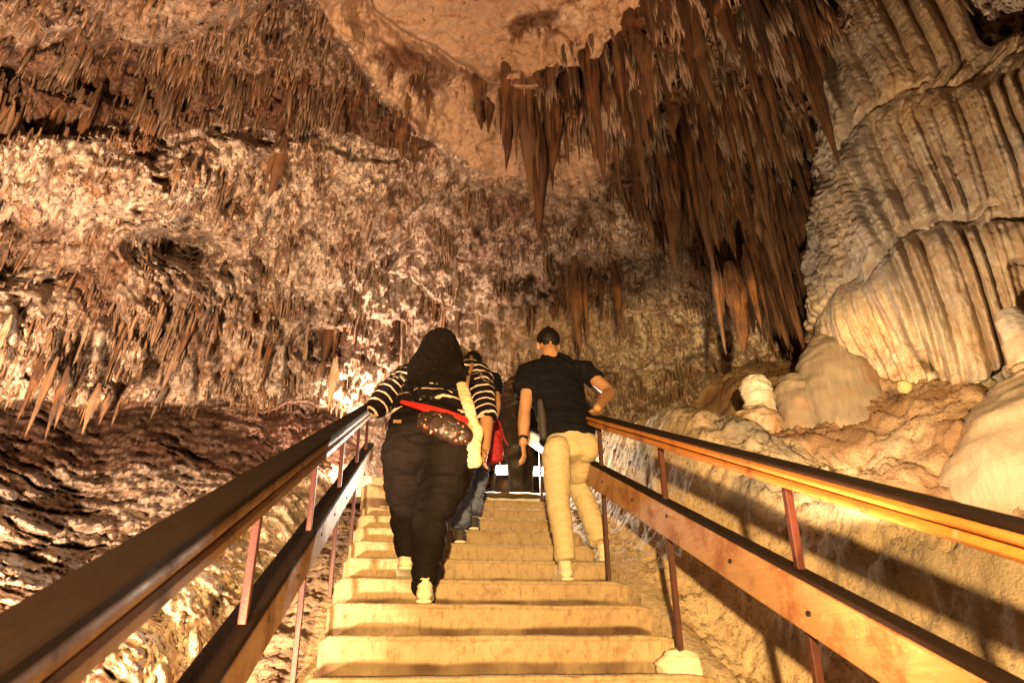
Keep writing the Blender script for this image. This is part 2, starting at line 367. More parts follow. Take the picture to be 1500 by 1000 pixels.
def build_shell():
    lonA = np.radians(np.concatenate([np.arange(-180, -48, 4.0), np.arange(-46, 46.01, 0.135), np.arange(48, 181, 4.0)]))
    latA = np.radians(np.concatenate([np.arange(-90, -36, 4.5), np.arange(-33, 35.5, 0.135), np.arange(38, 90.1, 4.0)]))
    lo, la = np.meshgrid(lonA, latA, indexing='ij')
    D = (np.cos(la)*np.cos(lo))[..., None]*CF + (np.cos(la)*np.sin(lo))[..., None]*CR + np.sin(la)[..., None]*CU
    shp = lo.shape; D = D.reshape(-1, 3)
    px, py, dep = to_px(D); front = dep > 0.15
    px = np.where(front, px, -5e3); py = np.where(front, py, -5e3)
    # smooth radius through the control directions
    C = np.array([ray(x, y)/np.linalg.norm(ray(x, y)) for x, y, _ in CTRL]); R = np.array([c[2] for c in CTRL], float)
    for d, r in (((0, -1, 0), 5), ((-1, -.4, 0), 4.5), ((1, -.4, 0), 5), ((0, 0, -1), 5), ((0, -.5, 1), 4.5), ((0, -.7, -.7), 5), ((.8, 0, -.6), 6), ((-.8, 0, -.6), 3.6)):
        d = np.array(d, float); C = np.vstack([C, d/np.linalg.norm(d)]); R = np.append(R, r)
    ker = lambda a, b: np.linalg.norm(a[:, None] - b[None], axis=2)
    K = ker(C, C); n = len(C); A = np.block([[K + 0.0*np.eye(n), np.ones((n, 1))], [np.ones((1, n)), np.zeros((1, 1))]])
    co = np.linalg.solve(A, np.append(R, 0))
    r = np.empty(len(D))
    for i in range(0, len(D), 60000): r[i:i + 60000] = ker(D[i:i + 60000], C) @ co[:-1] + co[-1]
    P0 = D*r[:, None]
    nz = fbm(P0*1.1 + 9, 3)
    wx, wy = px + 22*nz, py + 22*fbm(P0*1.1 + 31, 3)
    # ledges: the slab on one side hangs nearer, its edge steps back
    def ledge(pts, A, w, L, fade=0.12):
        s, t = poly_sd(wx, wy, pts); e = sstep(0, fade, t)*sstep(1, 1 - fade, t)
        return A*e*np.where(s > 0, np.exp(-np.maximum(s, 0)/L)*sstep(0, w, s), 0.0)
    r = r + ledge([(700, 290), (660, 245), (590, 170), (480, 45), (430, -40)], -0.0, 8, 80)
    r = r + ledge([(440, -60), (490, 50), (590, 175), (690, 262), (780, 290), (900, 300)], 1.25, 5, 130)
    r = r + ledge([(540, -60), (575, 20), (650, 85), (720, 125), (800, 125), (860, 110)], 1.3, 4, 70)
    r = r + ledge([(-200, 20), (60, 120), (240, 60), (420, 120), (600, 170)], 0.75, 10, 110)      # dark band under the upper left roof
    r = r - ledge([(-100, 190), (120, 205), (300, 210), (480, 205), (620, 235)], 0.45, 10, 200)
    r = r + ledge([(-300, 575), (0, 575), (160, 605), (300, 585), (420, 590), (520, 600), (600, 590)], 3.4, 7, 95, 0.08)   # recess under the fringe
    r = r + 1.6*gauss(wx, wy, 262, 358, 42, 18) + 0.7*gauss(wx, wy, 20, 385, 60, 26) + 0.9*gauss(wx, wy, 460, 505, 30, 16) + 0.5*gauss(wx, wy, 190, 130, 90, 40)
    r = r - 0.5*gauss(wx, wy, 240, 300, 70, 26) - 0.6*gauss(wx, wy, 260, 262, 60, 22)
    r = r + 1.0*gauss(wx, wy, 1030, 545, 40, 8)
    r = r - 0.40*gauss(wx, wy, 800, 150, 60, 32) - 0.35*gauss(wx, wy, 905, 150, 60, 70) - 0.30*gauss(wx, wy, 1050, 200, 110, 160)
    plain = in_poly(wx, wy, [(470, -80), (980, -80), (950, 40), (870, 100), (800, 110), (770, 265), (690, 250), (590, 165), (500, 50)]).astype(float)
    plain = np.maximum(plain, 0.7*gauss(wx, wy, 790, 480, 90, 30)); plain = np.maximum(plain, 0.5*gauss(wx, wy, 270, 15, 90, 25))
    plain = np.maximum(plain, 0.8*gauss(wx, wy, 840, 240, 60, 35))
    for bx, by, bw in BOSS: r = r - 0.24*gauss(px, py, bx, by - 8, bw*0.75 + 6, 12)
    P = D*r[:, None]
    rough = 1 - 0.8*np.clip(plain, 0, 1)
    dsp = 0.30*fbm(P*0.9, 3) + 0.20*fbm(P*2.3 + 5, 4, 0.6, True)
    dsp = dsp*(0.35 + 0.65*rough)
    # terraces on the back and lower-left walls: shoulders with an undercut lip, dripping flutes
    Q = P + 0
    zz = Q[:, 2] + 0.28*fbm(Q*0.8 + 3, 3); per = 0.62
    fr = 1 - (zz/per - np.floor(zz/per)); tier = np.sqrt(np.clip(fr, 0, 1))*sstep(1.0, 0.94, fr)
    s = np.arctan2(Q[:, 0], Q[:, 1] + 3)*9
    fl = np.abs(np.sin(2.2*s + 2.0*perlin(Q*np.array([1.5, 1.5, 0.4])) ))
    z2 = Q[:, 2] + 0.22*fbm(Q*1.3 + 7, 4); fr2 = 1 - (z2/0.34 - np.floor(z2/0.34)); tier2 = np.power(np.clip(fr2, 0, 1), 0.5)*sstep(1.0, 0.92, fr2)
    fl2 = np.abs(np.sin(5.5*s + 3.0*perlin(Q*np.array([2.5, 2.5, 0.8]))))
    backm = sstep(180, 330, py)*sstep(760, 600, py)*sstep(380, 560, px)*sstep(1240, 1120, px)
    leftm = sstep(600, 660, py)*sstep(520, 420, px)
    dsp = dsp - backm*(0.30*tier - 0.12) - leftm*(0.26*tier2 + 0.13*fl2*np.sqrt(tier2) - 0.22)
    lfl = sstep(380, 470, py)*sstep(610, 590, py)*sstep(560, 430, px)
    dsp = dsp - lfl*0.07*np.abs(np.sin(5*s + 3*perlin(Q*np.array([2.5, 2.5, 0.6]))))
    dsp = dsp + rough*(0.095*fbm(P*np.array([6, 6, 3.4]), 4, 0.65, True) + 0.040*fbm(P*np.array([19, 19, 9]) + 2, 3, 0.65, True) + 0.26*sstep(0.22, 0.5, fbm(P*np.array([3.3, 3.3, 2.6]) + 21, 3))) + 0.012*fbm(P*9, 3)
    r2 = np.maximum(r + dsp, 1.2); P = D*r2[:, None]
    # mineral staining over the dripstone areas, plus shade painted into the left recess
    stain_shade = 0.95*in_poly(wx, wy, [(925, -60), (860, 50), (800, 120), (740, 130), (715, 200), (860, 240), (930, 320), (1010, 380), (1060, 440), (1230, 560), (1230, -60)])
    stain_shade = np.maximum(stain_shade, 0.95*in_poly(wx, wy, [(-300, 0), (60, 90), (130, 40), (260, 90), (400, 110), (560, 150), (640, 215), (520, 200), (300, 195), (120, 200), (-300, 150)]))  # darker tone over the upper left roof band
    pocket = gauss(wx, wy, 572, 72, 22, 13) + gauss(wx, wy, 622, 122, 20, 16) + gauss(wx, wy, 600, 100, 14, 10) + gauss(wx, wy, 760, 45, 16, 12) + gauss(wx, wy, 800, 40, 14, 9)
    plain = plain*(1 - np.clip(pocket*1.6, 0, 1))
    stain_shade = np.maximum(stain_shade, np.clip(pocket*1.4, 0, 0.9))
    stain_shade = np.maximum(stain_shade, 0.62*in_poly(wx, wy, [(-300, -300), (440, -80), (500, 60), (600, 190), (400, 130), (100, 130), (-300, 120)]))
    stain_shade = np.maximum(stain_shade, 0.8*gauss(wx, wy, 730, 300, 70, 28)); stain_shade = np.maximum(stain_shade, 0.6*gauss(wx, wy, 700, 345, 90, 30))
    stain_shade = np.maximum(stain_shade, 0.85*((wy > 590) & (wy < 690) & (wx < 520)))  # shade of the recess under the left fringe, painted into the rock colour
    stain_shade = np.maximum(stain_shade, 0.7*gauss(wx, wy, 130, 440, 40, 50)); stain_shade = np.maximum(stain_shade, 0.8*gauss(wx, wy, 270, 480, 40, 60)); stain_shade = np.maximum(stain_shade, 0.6*gauss(wx, wy, 20, 360, 70, 40))
    stain_shade = np.maximum(stain_shade, 0.5*gauss(wx, wy, 560, 500, 120, 30)); stain_shade = np.maximum(stain_shade, 0.5*gauss(wx, wy, 880, 410, 140, 30))
    stain_shade = np.clip(stain_shade + 0.25*fbm(P*3, 3)*(stain_shade > 0.05), 0, 1)*np.where(plain > 0.5, 0.15, 1)
    G = P.reshape(*shp, 3)
    F = grid_faces(*shp)
    pxf, pyf = px[F[:, 0]], py[F[:, 0]]; zf = P[F[:, 0], 2]
    lowleft = (pxf < 560) & (pyf > 600) & front[F[:, 0]]
    ceil = ~lowleft & ((pyf < 270) | ~front[F[:, 0]]) & (zf > 1.0)
    back = ~lowleft & ~ceil & (pxf > 380)
    side = ~(lowleft | ceil | back)
    for name, msk in (('cave_ceiling', ceil), ('cave_back_wall', back), ('cave_side_wall', side), ('cave_lower_wall', lowleft)):
        idx, inv = np.unique(F[msk], return_inverse=True)
        o = np_mesh(name, P[idx], inv.reshape(-1, 4), M['cave'], attrs={'stain_shade': stain_shade[idx], 'plain': np.clip(plain[idx], 0, 1)})
        tag(o, kind='structure')
    return dict(P=P, px=px, py=py, wx=wx, wy=wy, front=front, plain=plain, stain_shade=stain_shade, Nrm=-grid_normals(G).reshape(-1, 3), shp=shp, D=D)
SH = build_shell()

# ------------------------------------------------------------------ rock floor either side of the stairs
XL, XR = -0.42, 1.44
def floor_rel(x, y):
    """height of the rock floor relative to the nosing line"""
    x = np.asarray(x, float); y = np.asarray(y, float)
    right = -0.02 - 0.20*sstep(1.42, 1.62, x)*sstep(4.2, 3.2, y) + 0.85*sstep(1.72, 2.30, x + 0.06*(y - 2.5)) + 0.85*sstep(2.6, 4.0, x) + 0.25*np.maximum(x - 4.0, 0)
    right = right + 0.22*np.exp(-((x - 2.2)/0.5)**2 - ((y - 4.6)/0.7)**2) - 1.6*sstep(6.2, 7.6, y)*sstep(1.7, 2.3, x)
    left = -0.22 - 0.30*sstep(-0.5, -1.3, x) + 0.10*np.exp(-((x + 1.0)/0.5)**2 - ((y - 2.4)/0.6)**2) + 0.5*sstep(-1.6, -3.2, x)
    mid = np.full_like(x, -0.30)
    r = np.where(x > XR - 0.08, right, np.where(x < XL + 0.03, left, mid))
    return r
def build_floor():
    xs = np.concatenate([np.arange(-7, -2.6, 0.2), np.arange(-2.6, 4.3, 0.018), np.arange(4.3, 9.01, 0.15)])
    ys = np.concatenate([np.arange(-4.5, 0.3, 0.15), np.arange(0.3, 7.2, 0.018), np.arange(7.2, 13, 0.12)])
    x, y = np.meshgrid(xs, ys, indexing='ij')
    z = N(np.maximum(y, -2.2)) + floor_rel(x, y)
    P = np.stack([x, y, z], 2).reshape(-1, 3)
    off = sstep(1.36, 1.62, P[:, 0]) + sstep(-0.42, -0.6, P[:, 0])
    big = sstep(1.9, 2.4, P[:, 0]) + sstep(-0.5, -1.0, P[:, 0])
    d = big*(0.15*fbm(P*1.1, 3) + 0.04*fbm(P*np.array([2.2, 1.6, 2.2]) + 4, 3, 0.55, True) - 0.03)
    d += off*(0.035*fbm(P*5, 4, 0.6) + 0.022*fbm(P*14 + 3, 3, 0.6, True)) + 0.010*fbm(P*30, 2)
    bank = sstep(1.9, 2.1, P[:, 0])*sstep(2.9, 2.5, P[:, 0])
    d += bank*0.02*np.abs(np.sin(13*P[:, 1] + 4*perlin(P*2.0)))
    P[:, 2] += d
    P[:, 0] += big*0.06*fbm(P*3 + 8, 3)
    wob = 0.22*fbm(P*1.4 + 6, 3)
    mud = 0.9*sstep(2.45, 2.75, P[:, 0] + wob)*sstep(1.9, 2.5, P[:, 1] + wob)*np.clip(0.8 + 0.8*fbm(P*2.1, 3), 0, 1)
    grey = 0.85*sstep(1.95, 2.2, P[:, 0] + wob)*sstep(2.65, 2.4, P[:, 0] + wob)*sstep(1.7, 2.3, P[:, 1])*np.clip(0.55 + 1.3*fbm(P*1.6 + 2, 3), 0, 1)
    mud = np.maximum(mud, 0.75*sstep(-0.75, -1.0, P[:, 0] + wob)*np.clip(0.5 + fbm(P*1.5 + 9, 3), 0, 1))
    P[:, 2] += 0.05*grey*fbm(P*7 + 1, 3, 0.6, True)
    tag(np_mesh('rock_floor', P, grid_faces(len(xs), len(ys)), M['ground'], attrs={'mud': mud, 'grey': grey}), kind='structure')
build_floor()
def floor_z(x, y): return float(N(max(y, -2.2)) + floor_rel(x, y))

# ------------------------------------------------------------------ staircase
def build_stairs():
    st = empty('staircase', (0.5, 3.0, N(3.0)), 'rough concrete staircase climbing between two timber railings to a pale landing', 'stairs')
    y = -0.78; k = 0
    tread = 0.37
    while y < NY_TOP - 0.2:
        y0 = y; zt = float(N(y0)); rise = TAN*tread
        nx, nz = (150, 18) if y0 > 1.5 else (40, 8)
        t = min(1, max(0, (y0 - 3.5)/3.0)); xl = XL + 0.03 - 0.10*t + random.uniform(-.02, .02); xr = XR + random.uniform(-0.05, 0.07) + (0.03 if y0 < 3.8 else 0)
        xs = np.linspace(xl, xr, nx)
        # profile: foot of riser, riser, rounded nosing, tread back under the next riser
        prof = [(0.030, -rise - 0.03)] + [(0.030 - 0.012*v, -rise + 0.02 + v*(rise - 0.045)) for v in np.linspace(0, 1, nz)] + [(-0.004, -0.018), (0.0, -0.008), (0.010, -0.001), (0.03, 0.0)] + [(v, 0.002) for v in np.linspace(0.06, tread + 0.06, 7)]
        pr = np.array(prof)
        X, J = np.meshgrid(xs, np.arange(len(pr)), indexing='ij')
        P = np.stack([X, y0 + pr[J, 0], zt + pr[J, 1]], 2).reshape(-1, 3)
        q = P*np.array([1, 1, 1]); q[:, 1] += k*3.7
        d = 0.012*fbm(q*np.array([1.6, 2, 3.0]), 3) + 0.010*fbm(q*np.array([9, 9, 5]), 3, 0.6, True) + 0.005*fbm(q*np.array([40, 30, 12]), 2, 0.6)
        P[:, 1] += d - 0.01; P[:, 2] += 0.005*fbm(q*3 + 5, 2)
        e = sstep(xr - 0.18, xr, P[:, 0]) + sstep(xl + 0.05, xl, P[:, 0])
        P[:, 1] += e*0.05; P[:, 2] -= e*0.02
        if y0 > NY_TOP - 0.7: P[:, 1] -= 0.45*sstep(0.6, -0.5, P[:, 0])          # upper steps swing round on the left
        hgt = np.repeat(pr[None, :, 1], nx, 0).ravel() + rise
        gr = sstep(0.070, 0.05, hgt + 0.012*fbm(q*np.array([2.5, 1, 1]), 3))*np.clip(0.75 + 0.5*fbm(q*4, 2), 0, 1)  # shadow line painted into the colour at the foot of each riser
        o = np_mesh('step', P, grid_faces(nx, len(pr)), M['step'], attrs={'riser_shade': gr}); keep(o, st)
        y += tread; k += 1
    # landing with its pale curved kerb
    y0 = y; zt = float(N(NY_TOP))
    nx = 90; xs = np.linspace(-0.62, 1.5, nx)
    pr = np.array([(0.02, -0.20), (0.0, -0.15), (-0.015, -0.07), (-0.02, -0.012), (-0.008, 0.0), (0.06, 0.003), (0.16, 0.0), (0.22, -0.012)])
    X, J = np.meshgrid(xs, np.arange(len(pr)), indexing='ij')
    P = np.stack([X, y0 + pr[J, 0] - 0.45*sstep(0.6, -0.5, X), zt + pr[J, 1]], 2).reshape(-1, 3)
    P[:, 1] += 0.02*fbm(P*3, 3); P[:, 2] += 0.012*fbm(P*6, 3)
    keep(np_mesh('landing_kerb', P, grid_faces(nx, len(pr)), M['kerb']), st)
    xs = np.linspace(-0.8, 1.7, 60); ys = np.linspace(y0 - 0.3, 9.3, 50)
    X, Y = np.meshgrid(xs, ys, indexing='ij'); P = np.stack([X, Y, np.full_like(X, zt - 0.03)], 2).reshape(-1, 3); P[:, 2] += 0.02*fbm(P*4, 3) - 0.06*sstep(y0 + 0.15, y0 - 0.2, P[:, 1])
    keep(np_mesh('landing', P, grid_faces(60, 50), M['step']), st)
    return y0
Y_LAND = build_stairs()

# ------------------------------------------------------------------ flowstone column on the right
def polyline(pts, t):
    pts = np.array(pts, float); seg = np.linalg.norm(np.diff(pts, axis=0), axis=1); cum = np.concatenate([[0], np.cumsum(seg)])
    # smooth by sampling a Catmull-Rom spline
    out = []
    p = np.vstack([2*pts[0] - pts[1], pts, 2*pts[-1] - pts[-2]])
    for i in range(len(pts) - 1):
        u = np.linspace(0, 1, 40, endpoint=i == len(pts) - 2)[:, None]; a, b, c, d = p[i], p[i + 1], p[i + 2], p[i + 3]
        out.append(0.5*(2*b + (c - a)*u + (2*a - 5*b + 4*c - d)*u**2 + (3*b - a - 3*c + d)*u**3))
    q = np.vstack(out); s = np.concatenate([[0], np.cumsum(np.linalg.norm(np.diff(q, axis=0), axis=1))]); s /= s[-1]
    return np.stack([np.interp(t, s, q[:, k]) for k in (0, 1)], 1)
def build_column():
    bot = [(4.2, 5.4), (3.55, 4.7), (3.42, 4.15), (3.52, 3.72), (3.95, 3.25), (4.7, 2.6), (5.8, 1.95)]
    top = [(4.5, 5.0), (3.85, 4.2), (3.50, 3.55), (3.46, 3.10), (3.85, 2.68), (4.5, 2.15), (5.5, 1.6)]
    nu, nv = 560, 500
    t = np.linspace(0, 1, nu); z = np.linspace(1.0, 6.2, nv)
    A, B = polyline(bot, t), polyline(top, t)
    k = sstep(1.8, 5.0, z)
    XY = A[:, None, :]*(1 - k)[None, :, None] + B[:, None, :]*k[None, :, None]
    XY = XY + np.array([0.50, 0.05])*sstep(2.7, 1.7, z)[None, :, None]
    P = np.concatenate([XY, np.broadcast_to(z[None, :, None], (nu, nv, 1))], 2)
    s = np.broadcast_to((t*5.6 - 2.35)[:, None], (nu, nv))                       # metres along the face, 0 at the front corner
    Z = P[..., 2]
    nrm = grid_normals(P)
    if nrm[nu//2, nv//2] @ np.array([-1, -1, 0]) < 0: nrm = -nrm
    f = P.reshape(-1, 3); S = s.ravel(); Zr = Z.ravel()
    warp = 0.30*perlin(np.stack([S*1.1, Zr*0.25, Zr*0 + 2.2], 1)) + 0.10*perlin(np.stack([S*4.1, Zr*0.5, Zr*0 + 8], 1))
    zl = Zr + warp - 0.10*S*(S > 0)*0.6
    left = sstep(0.02, -0.14, S)
    # tiers (top, bottom, overhang): each swells from the lip above to its own undercut lip
    def tiers(levels, amp):
        o = np.zeros_like(zl); fr_ = np.zeros_like(zl)
        for (za, zb), a in zip(zip(levels[:-1], levels[1:]), amp):
            m = (zl <= za) & (zl > zb); fr = np.clip((za - zl)/(za - zb), 0, 1)
            sh = np.power(fr, 0.26)*sstep(1.0, 1 - 0.035/(za - zb), fr)
            o = np.where(m, a*sh, o); fr_ = np.where(m, fr, fr_)
        return o, fr_
    oR, fR = tiers([6.4, 3.90, 2.72, 1.75, 1.0], [0.06, 0.17, 0.20, 0.15])
    oR2, fR2 = tiers([6.4, 3.85, 2.62, 2.28, 1.9, 1.0], [0.03, 0.17, 0.26, 0.20, 0.15])
    pick = sstep(0.75, 0.95, S + 0.25*perlin(np.stack([S*0, Zr*1.4, Zr*0 + 3.0], 1)))
    oL, fL = tiers([6.6, 2.9, 1.0], [0.05, 0.08])
    o = (oR*(1 - pick) + oR2*pick)*(1 - left) + oL*left
    fr = (fR*(1 - pick) + fR2*pick)*(1 - left) + fL*left
    o = o - 0.9*sstep(1.15, 1.6, S)*sstep(4.15, 4.5, Zr)
    phi = np.arctan2(f[:, 1] - 6.5, f[:, 0] - 6.5); phi = np.where(phi > 1.9, phi - 2*np.pi, phi); S2 = 4.3*(phi + 2.40)
    ph = S2*(8.6 - 2.0*sstep(3.8, 4.2, Zr)) + 0.9*perlin(np.stack([S2*2.3, Zr*0.30, Zr*0 + 1], 1))
    lobes = np.power(np.abs(np.sin(np.pi*(ph + 0.28*np.sin(1.7*ph + 2)))), 0.8); lobes2 = np.abs(np.sin(np.pi*(ph*2.3 + 1.3*perlin(np.stack([S2*5, Zr*0.5, Zr*0 + 6], 1)))))
    amp = 0.125*sstep(0.02, 0.16, fr)*(0.75 + 0.5*perlin(np.stack([S*1.7, Zr*0.9, Zr*0 + 4], 1)))
    o = o + amp*(lobes - 0.4)*(1 - 0.35*left) + 0.022*lobes2*sstep(0.03, 0.2, fr)
    # knobbly grey shoulder on the left panel
    knob = left*sstep(2.75, 3.1, Zr) + 0.5*sstep(0.22, 0.05, np.abs(S - 0.12))
    o = o + knob*(0.06*fbm(f*2.6, 4, 0.6) + 0.022*fbm(f*9, 3, 0.6, True))
    o = o + 0.10*sstep(0.25, 0.0, np.abs(S - 0.10))*sstep(1.5, 2.0, Zr)          # the upright pillar at the corner
    o = o + 0.10*fbm(f*0.9 + 2, 3) + 0.020*fbm(f*np.array([6, 6, 4]), 3, 0.6) + 0.008*fbm(f*22, 3, 0.6, True)
    f = f + nrm.reshape(-1, 3)*o[:, None]
    shoulder = sstep(0.22, 0.05, fr)*0.35
    grey = np.clip(0.75*left*sstep(2.3, 2.9, Zr) + 0.55*sstep(0.2, 0.05, np.abs(S - 0.12)) + shoulder*sstep(2.4, 3.2, Zr) + 0.45*fbm(f*1.5 + 6, 3), 0, 1)
    ob = np_mesh('flowstone_column', f, grid_faces(nu, nv), M['flow'], attrs={'stain_shade': grey})
    tag(ob, 'massive fluted flowstone column with ribbed stone curtains standing on the right slope', 'flowstone column')
build_column()

def lathe(name, prof, loc, mat, seg=40, rough=0.03, freq=4, vscale=1.0, lean=(0, 0), flute=0.0, nfl=9, seed=0):
    """stalagmite body: profile (radius, height) turned round a leaning axis, roughened"""
    pr = np.array(prof, float); h = np.linspace(0, 1, 60); tt = np.linspace(0, 1, len(pr))
    R = np.interp(h, tt, pr[:, 0]); Hh = np.interp(h, tt, pr[:, 1])
    a = np.linspace(0, 2*np.pi, seg, endpoint=False)
    rr = R[None, :]*(1 + flute*np.abs(np.sin(nfl*a/2))[:, None])
    P = np.stack([np.cos(a)[:, None]*rr + lean[0]*Hh, np.sin(a)[:, None]*rr + lean[1]*Hh, np.broadcast_to(Hh, rr.shape)], 2)
    f = P.reshape(-1, 3); dirn = np.stack([np.repeat(np.cos(a), 60), np.repeat(np.sin(a), 60), np.zeros(seg*60)], 1)
    q = f*np.array([freq, freq, freq*vscale]) + seed*7.1
    f = f + dirn*(rough*np.minimum(1, np.tile(R, seg)*12)*fbm(q, 4, 0.6, True))[:, None]
    i = np.arange(seg*60).reshape(seg, 60); j = np.roll(i, -1, 0)
    F = np.stack([i[:, :-1].ravel(), j[:, :-1].ravel(), j[:, 1:].ravel(), i[:, 1:].ravel()], 1)
    o = np_mesh(name, f, F, mat); o.location = loc
    return o
def ground_at(px, py, Y):
    p = W(px, py, Y); return p
# ------------------------------------------------------------------ dripstone: stalactites one by one, then the countless small ones
_fi = np.where(SH['front'] & (SH['px'] > -250) & (SH['px'] < 1750) & (SH['py'] > -250) & (SH['py'] < 1100))[0]
_fx, _fy, _fr = SH['px'][_fi], SH['py'][_fi], np.linalg.norm(SH['P'][_fi], axis=1)
def shell_r(px, py):
    i = np.argmin((_fx - px)**2 + (_fy - py)**2); return float(_fr[i])
def stal_mesh(name, seed, rad=0.085, fl=0.22, drapery=0.0, blunt=0.0, sat=0):
    rg = np.random.default_rng(seed); ns, nh = (12, 15) if not sat else (9, 13)
    t = np.linspace(0, 1, nh); a = np.linspace(0, 2*np.pi, ns, endpoint=False)
    prof = (1 - t)**(0.75 - blunt*0.3)*(1 + 0.15*np.exp(-t*9)); prof = prof*(1 + 0.13*np.sin(t*rg.uniform(9, 17) + rg.uniform(0, 6)) + 0.08*np.sin(t*rg.uniform(25, 40))) + 0.03*(1 - t)
    prof[-1] = 0.0; prof[0] *= 0.3
    ph = rg.uniform(0, 6, 3)
    A, T = np.meshgrid(a, t, indexing='ij')
    cross = 1 + fl*np.sin(3*A + ph[0] + T*1.5)*0.6 + fl*np.sin(5*A + ph[1])*0.5
    R = rad*prof[None, :]*cross
    bx = 0.025*np.sin(T*3 + ph[2]) ; by = 0.02*np.cos(T*2.4 + ph[0])
    ZT = np.where(T < 0.001, 0.45, 0.06 - T)
    P = np.stack([np.cos(A)*R*(1 + drapery) + bx*T, np.sin(A)*R*(1 - 0.4*min(drapery, 1)) + by*T, ZT], 2).reshape(-1, 3)
    if sat:
        base = P.copy(); F0 = None; blocks = [P]
        for k in range(sat):
            an = rg.uniform(0, 6.28); ls = rg.uniform(0.28, 0.8); rs = rg.uniform(0.3, 0.62); dist = rad*rg.uniform(0.55, 1.15)
            q = base*np.array([rs, rs, ls]) + np.array([np.cos(an)*dist, np.sin(an)*dist, rg.uniform(-0.10, 0.06)]); blocks.append(q)
        P = np.concatenate(blocks)
    P[:, :2] += 0.012*np.stack([perlin(P*9 + seed), perlin(P*9 + seed + 50)], 1)*(1 - np.tile(t, ns*(sat + 1)))[:, None]
    i = np.arange(ns*nh).reshape(ns, nh); j = np.roll(i, -1, 0)
    F = np.stack([i[:, :-1].ravel(), i[:, 1:].ravel(), j[:, 1:].ravel(), j[:, :-1].ravel()], 1)
    F = np.concatenate([F + k*ns*nh for k in range(sat + 1)])
    return P, F
_vars = {}
def stal_variants(key, mat, n, **kw):
    L = []
    for s in range(n):
        P, F = stal_mesh('stalactite', 100 + s*7 + len(_vars)*31, **kw); o = np_mesh('stalactite', P, F, mat); me = o.data; bpy.data.objects.remove(o); L.append(me)
    _vars[key] = L
stal_variants('brown', M['drip'], 10, sat=4)
stal_variants('pale', M['drip_pale'], 6, sat=3)
stal_variants('curtain', M['drip'], 4, drapery=0.9, rad=0.10, blunt=0.5, sat=3)
stal_variants('slim', M['drip'], 4, rad=0.035, fl=0.15)
stal_variants('palewide', M['drip_pale'], 3, rad=0.13, fl=0.3, blunt=0.3)
def hang(px, py0, py1, wpx=None, depth=None, off=0.0, var='brown', label=None, group=None):
    r = depth if depth else shell_r(px, py0)
    d = ray(px, py0); d = d/np.linalg.norm(d); T = d*(r - off + (0.04 if depth is None else 0.0))
    L = 0.3
    for _ in range(12):
        B = T - np.array([0, 0, L]); dd = B @ CF; y = 500 - FPX*(B @ CU)/dd; L *= np.clip((py1 - py0)/max(y - py0, 1), 0.4, 2.5)
    ppm = FPX/(T @ CF)
    me = random.choice(_vars[var]); o = bpy.data.objects.new('stalactite', me); COL.objects.link(o)
    rad = {'brown': 0.085, 'pale': 0.085, 'curtain': 0.16, 'slim': 0.035, 'palewide': 0.13}[var]
    sx = (wpx/ppm/2)/rad if wpx else L
    o.location = T; o.scale = (sx, sx, L); o.rotation_euler = (random.uniform(-.03, .03), random.uniform(-.03, .03), random.uniform(0, 6.28))
    tag(o, label, 'stalactite', group); return o
U = random.uniform
for px, y0, y1, wd, dp, var, lab in LONE:
    hang(px, y0, y1, wd, dp, 0, var, lab, 'stalactites hanging from the cave roof')
nbig = len(LONE)
# the dense curtain right of the middle
CUR = [(930, -40), (880, 40), (840, 100), (860, 170), (905, 215), (960, 290), (1020, 330), (1070, 400), (1130, 440), (1190, 470), (1200, 300), (1190, 120), (1180, -40)]
cnt = 0
while cnt < 160:
    px, py = (U(830, 1205), U(-50, 450)) if cnt % 5 < 3 else (U(960, 1205), U(240, 470))
    if not in_poly(np.array([px]), np.array([py]), CUR)[0]: continue
    edge = py > 250
    ln = random.choice([U(45, 90), U(80, 150), U(120, 200)]) if not edge else U(40, 130)
    sd = 0.0
    wd = random.choice([U(7, 12), U(10, 18), U(18, 30)]); vr = random.choice(['brown', 'brown', 'brown', 'curtain', 'slim'])
    shape = 'thin' if vr == 'slim' or wd < 11 else 'broad lobed' if vr == 'curtain' else 'long tapered' if ln > 130 else 'stout' if wd > 20 else 'short tapered' if ln < 85 else 'tapered'
    zone = 'along the edge of the flowstone column' if px > 1110 and py < 330 else 'high in the curtain under the roof' if py < 90 else 'on the left flank of the hanging curtain' if px < 960 else 'at the ragged foot of the curtain' if py > 300 else ('in the upper middle' if py < 190 else 'in the lower middle') + (' left half' if px < 1050 else ' right half') + ' of the hanging curtain'
    hang(px, py, py + ln, wd, None, U(0.03, 0.55), vr, shape + ' brown stalactite ' + zone, 'stalactites of the dense curtain'); cnt += 1
for k in range(26):        # central cluster above the bright gap
    px = U(700, 880); wd = U(9, 18); hang(px, U(105, 165), U(185, 240) if not 815 < px < 855 else U(170, 190), wd, None, U(0.0, 0.12), 'brown', ('stout' if wd > 14 else 'slender') + ' dark stalactite in the central cluster, ' + ('left of the longest one' if px < 762 else 'beside the longest one' if px < 812 else 'over the bright gap' if px < 850 else 'right of the bright gap'), 'stalactites of the central cluster')
for k in range(38):        # lower fringe, left
    px = U(-20, 470); b = U(470, 560); ln = U(26, 62); vr = random.choice(['pale', 'pale', 'brown', 'slim'])
    hang(px, b, min(b + ln, 612), U(3, 7), None, U(0.0, 0.10), vr, ('pale ' if vr == 'pale' else 'brown ') + ('long ' if ln > 44 else 'short ') + 'thin stalactite in the fringe over the left recess, ' + ('at the far left' if px < 110 else 'above the handrail end' if px > 360 else 'below the dark hole' if px > 215 else 'left of the hole'), 'stalactites of the left fringe')
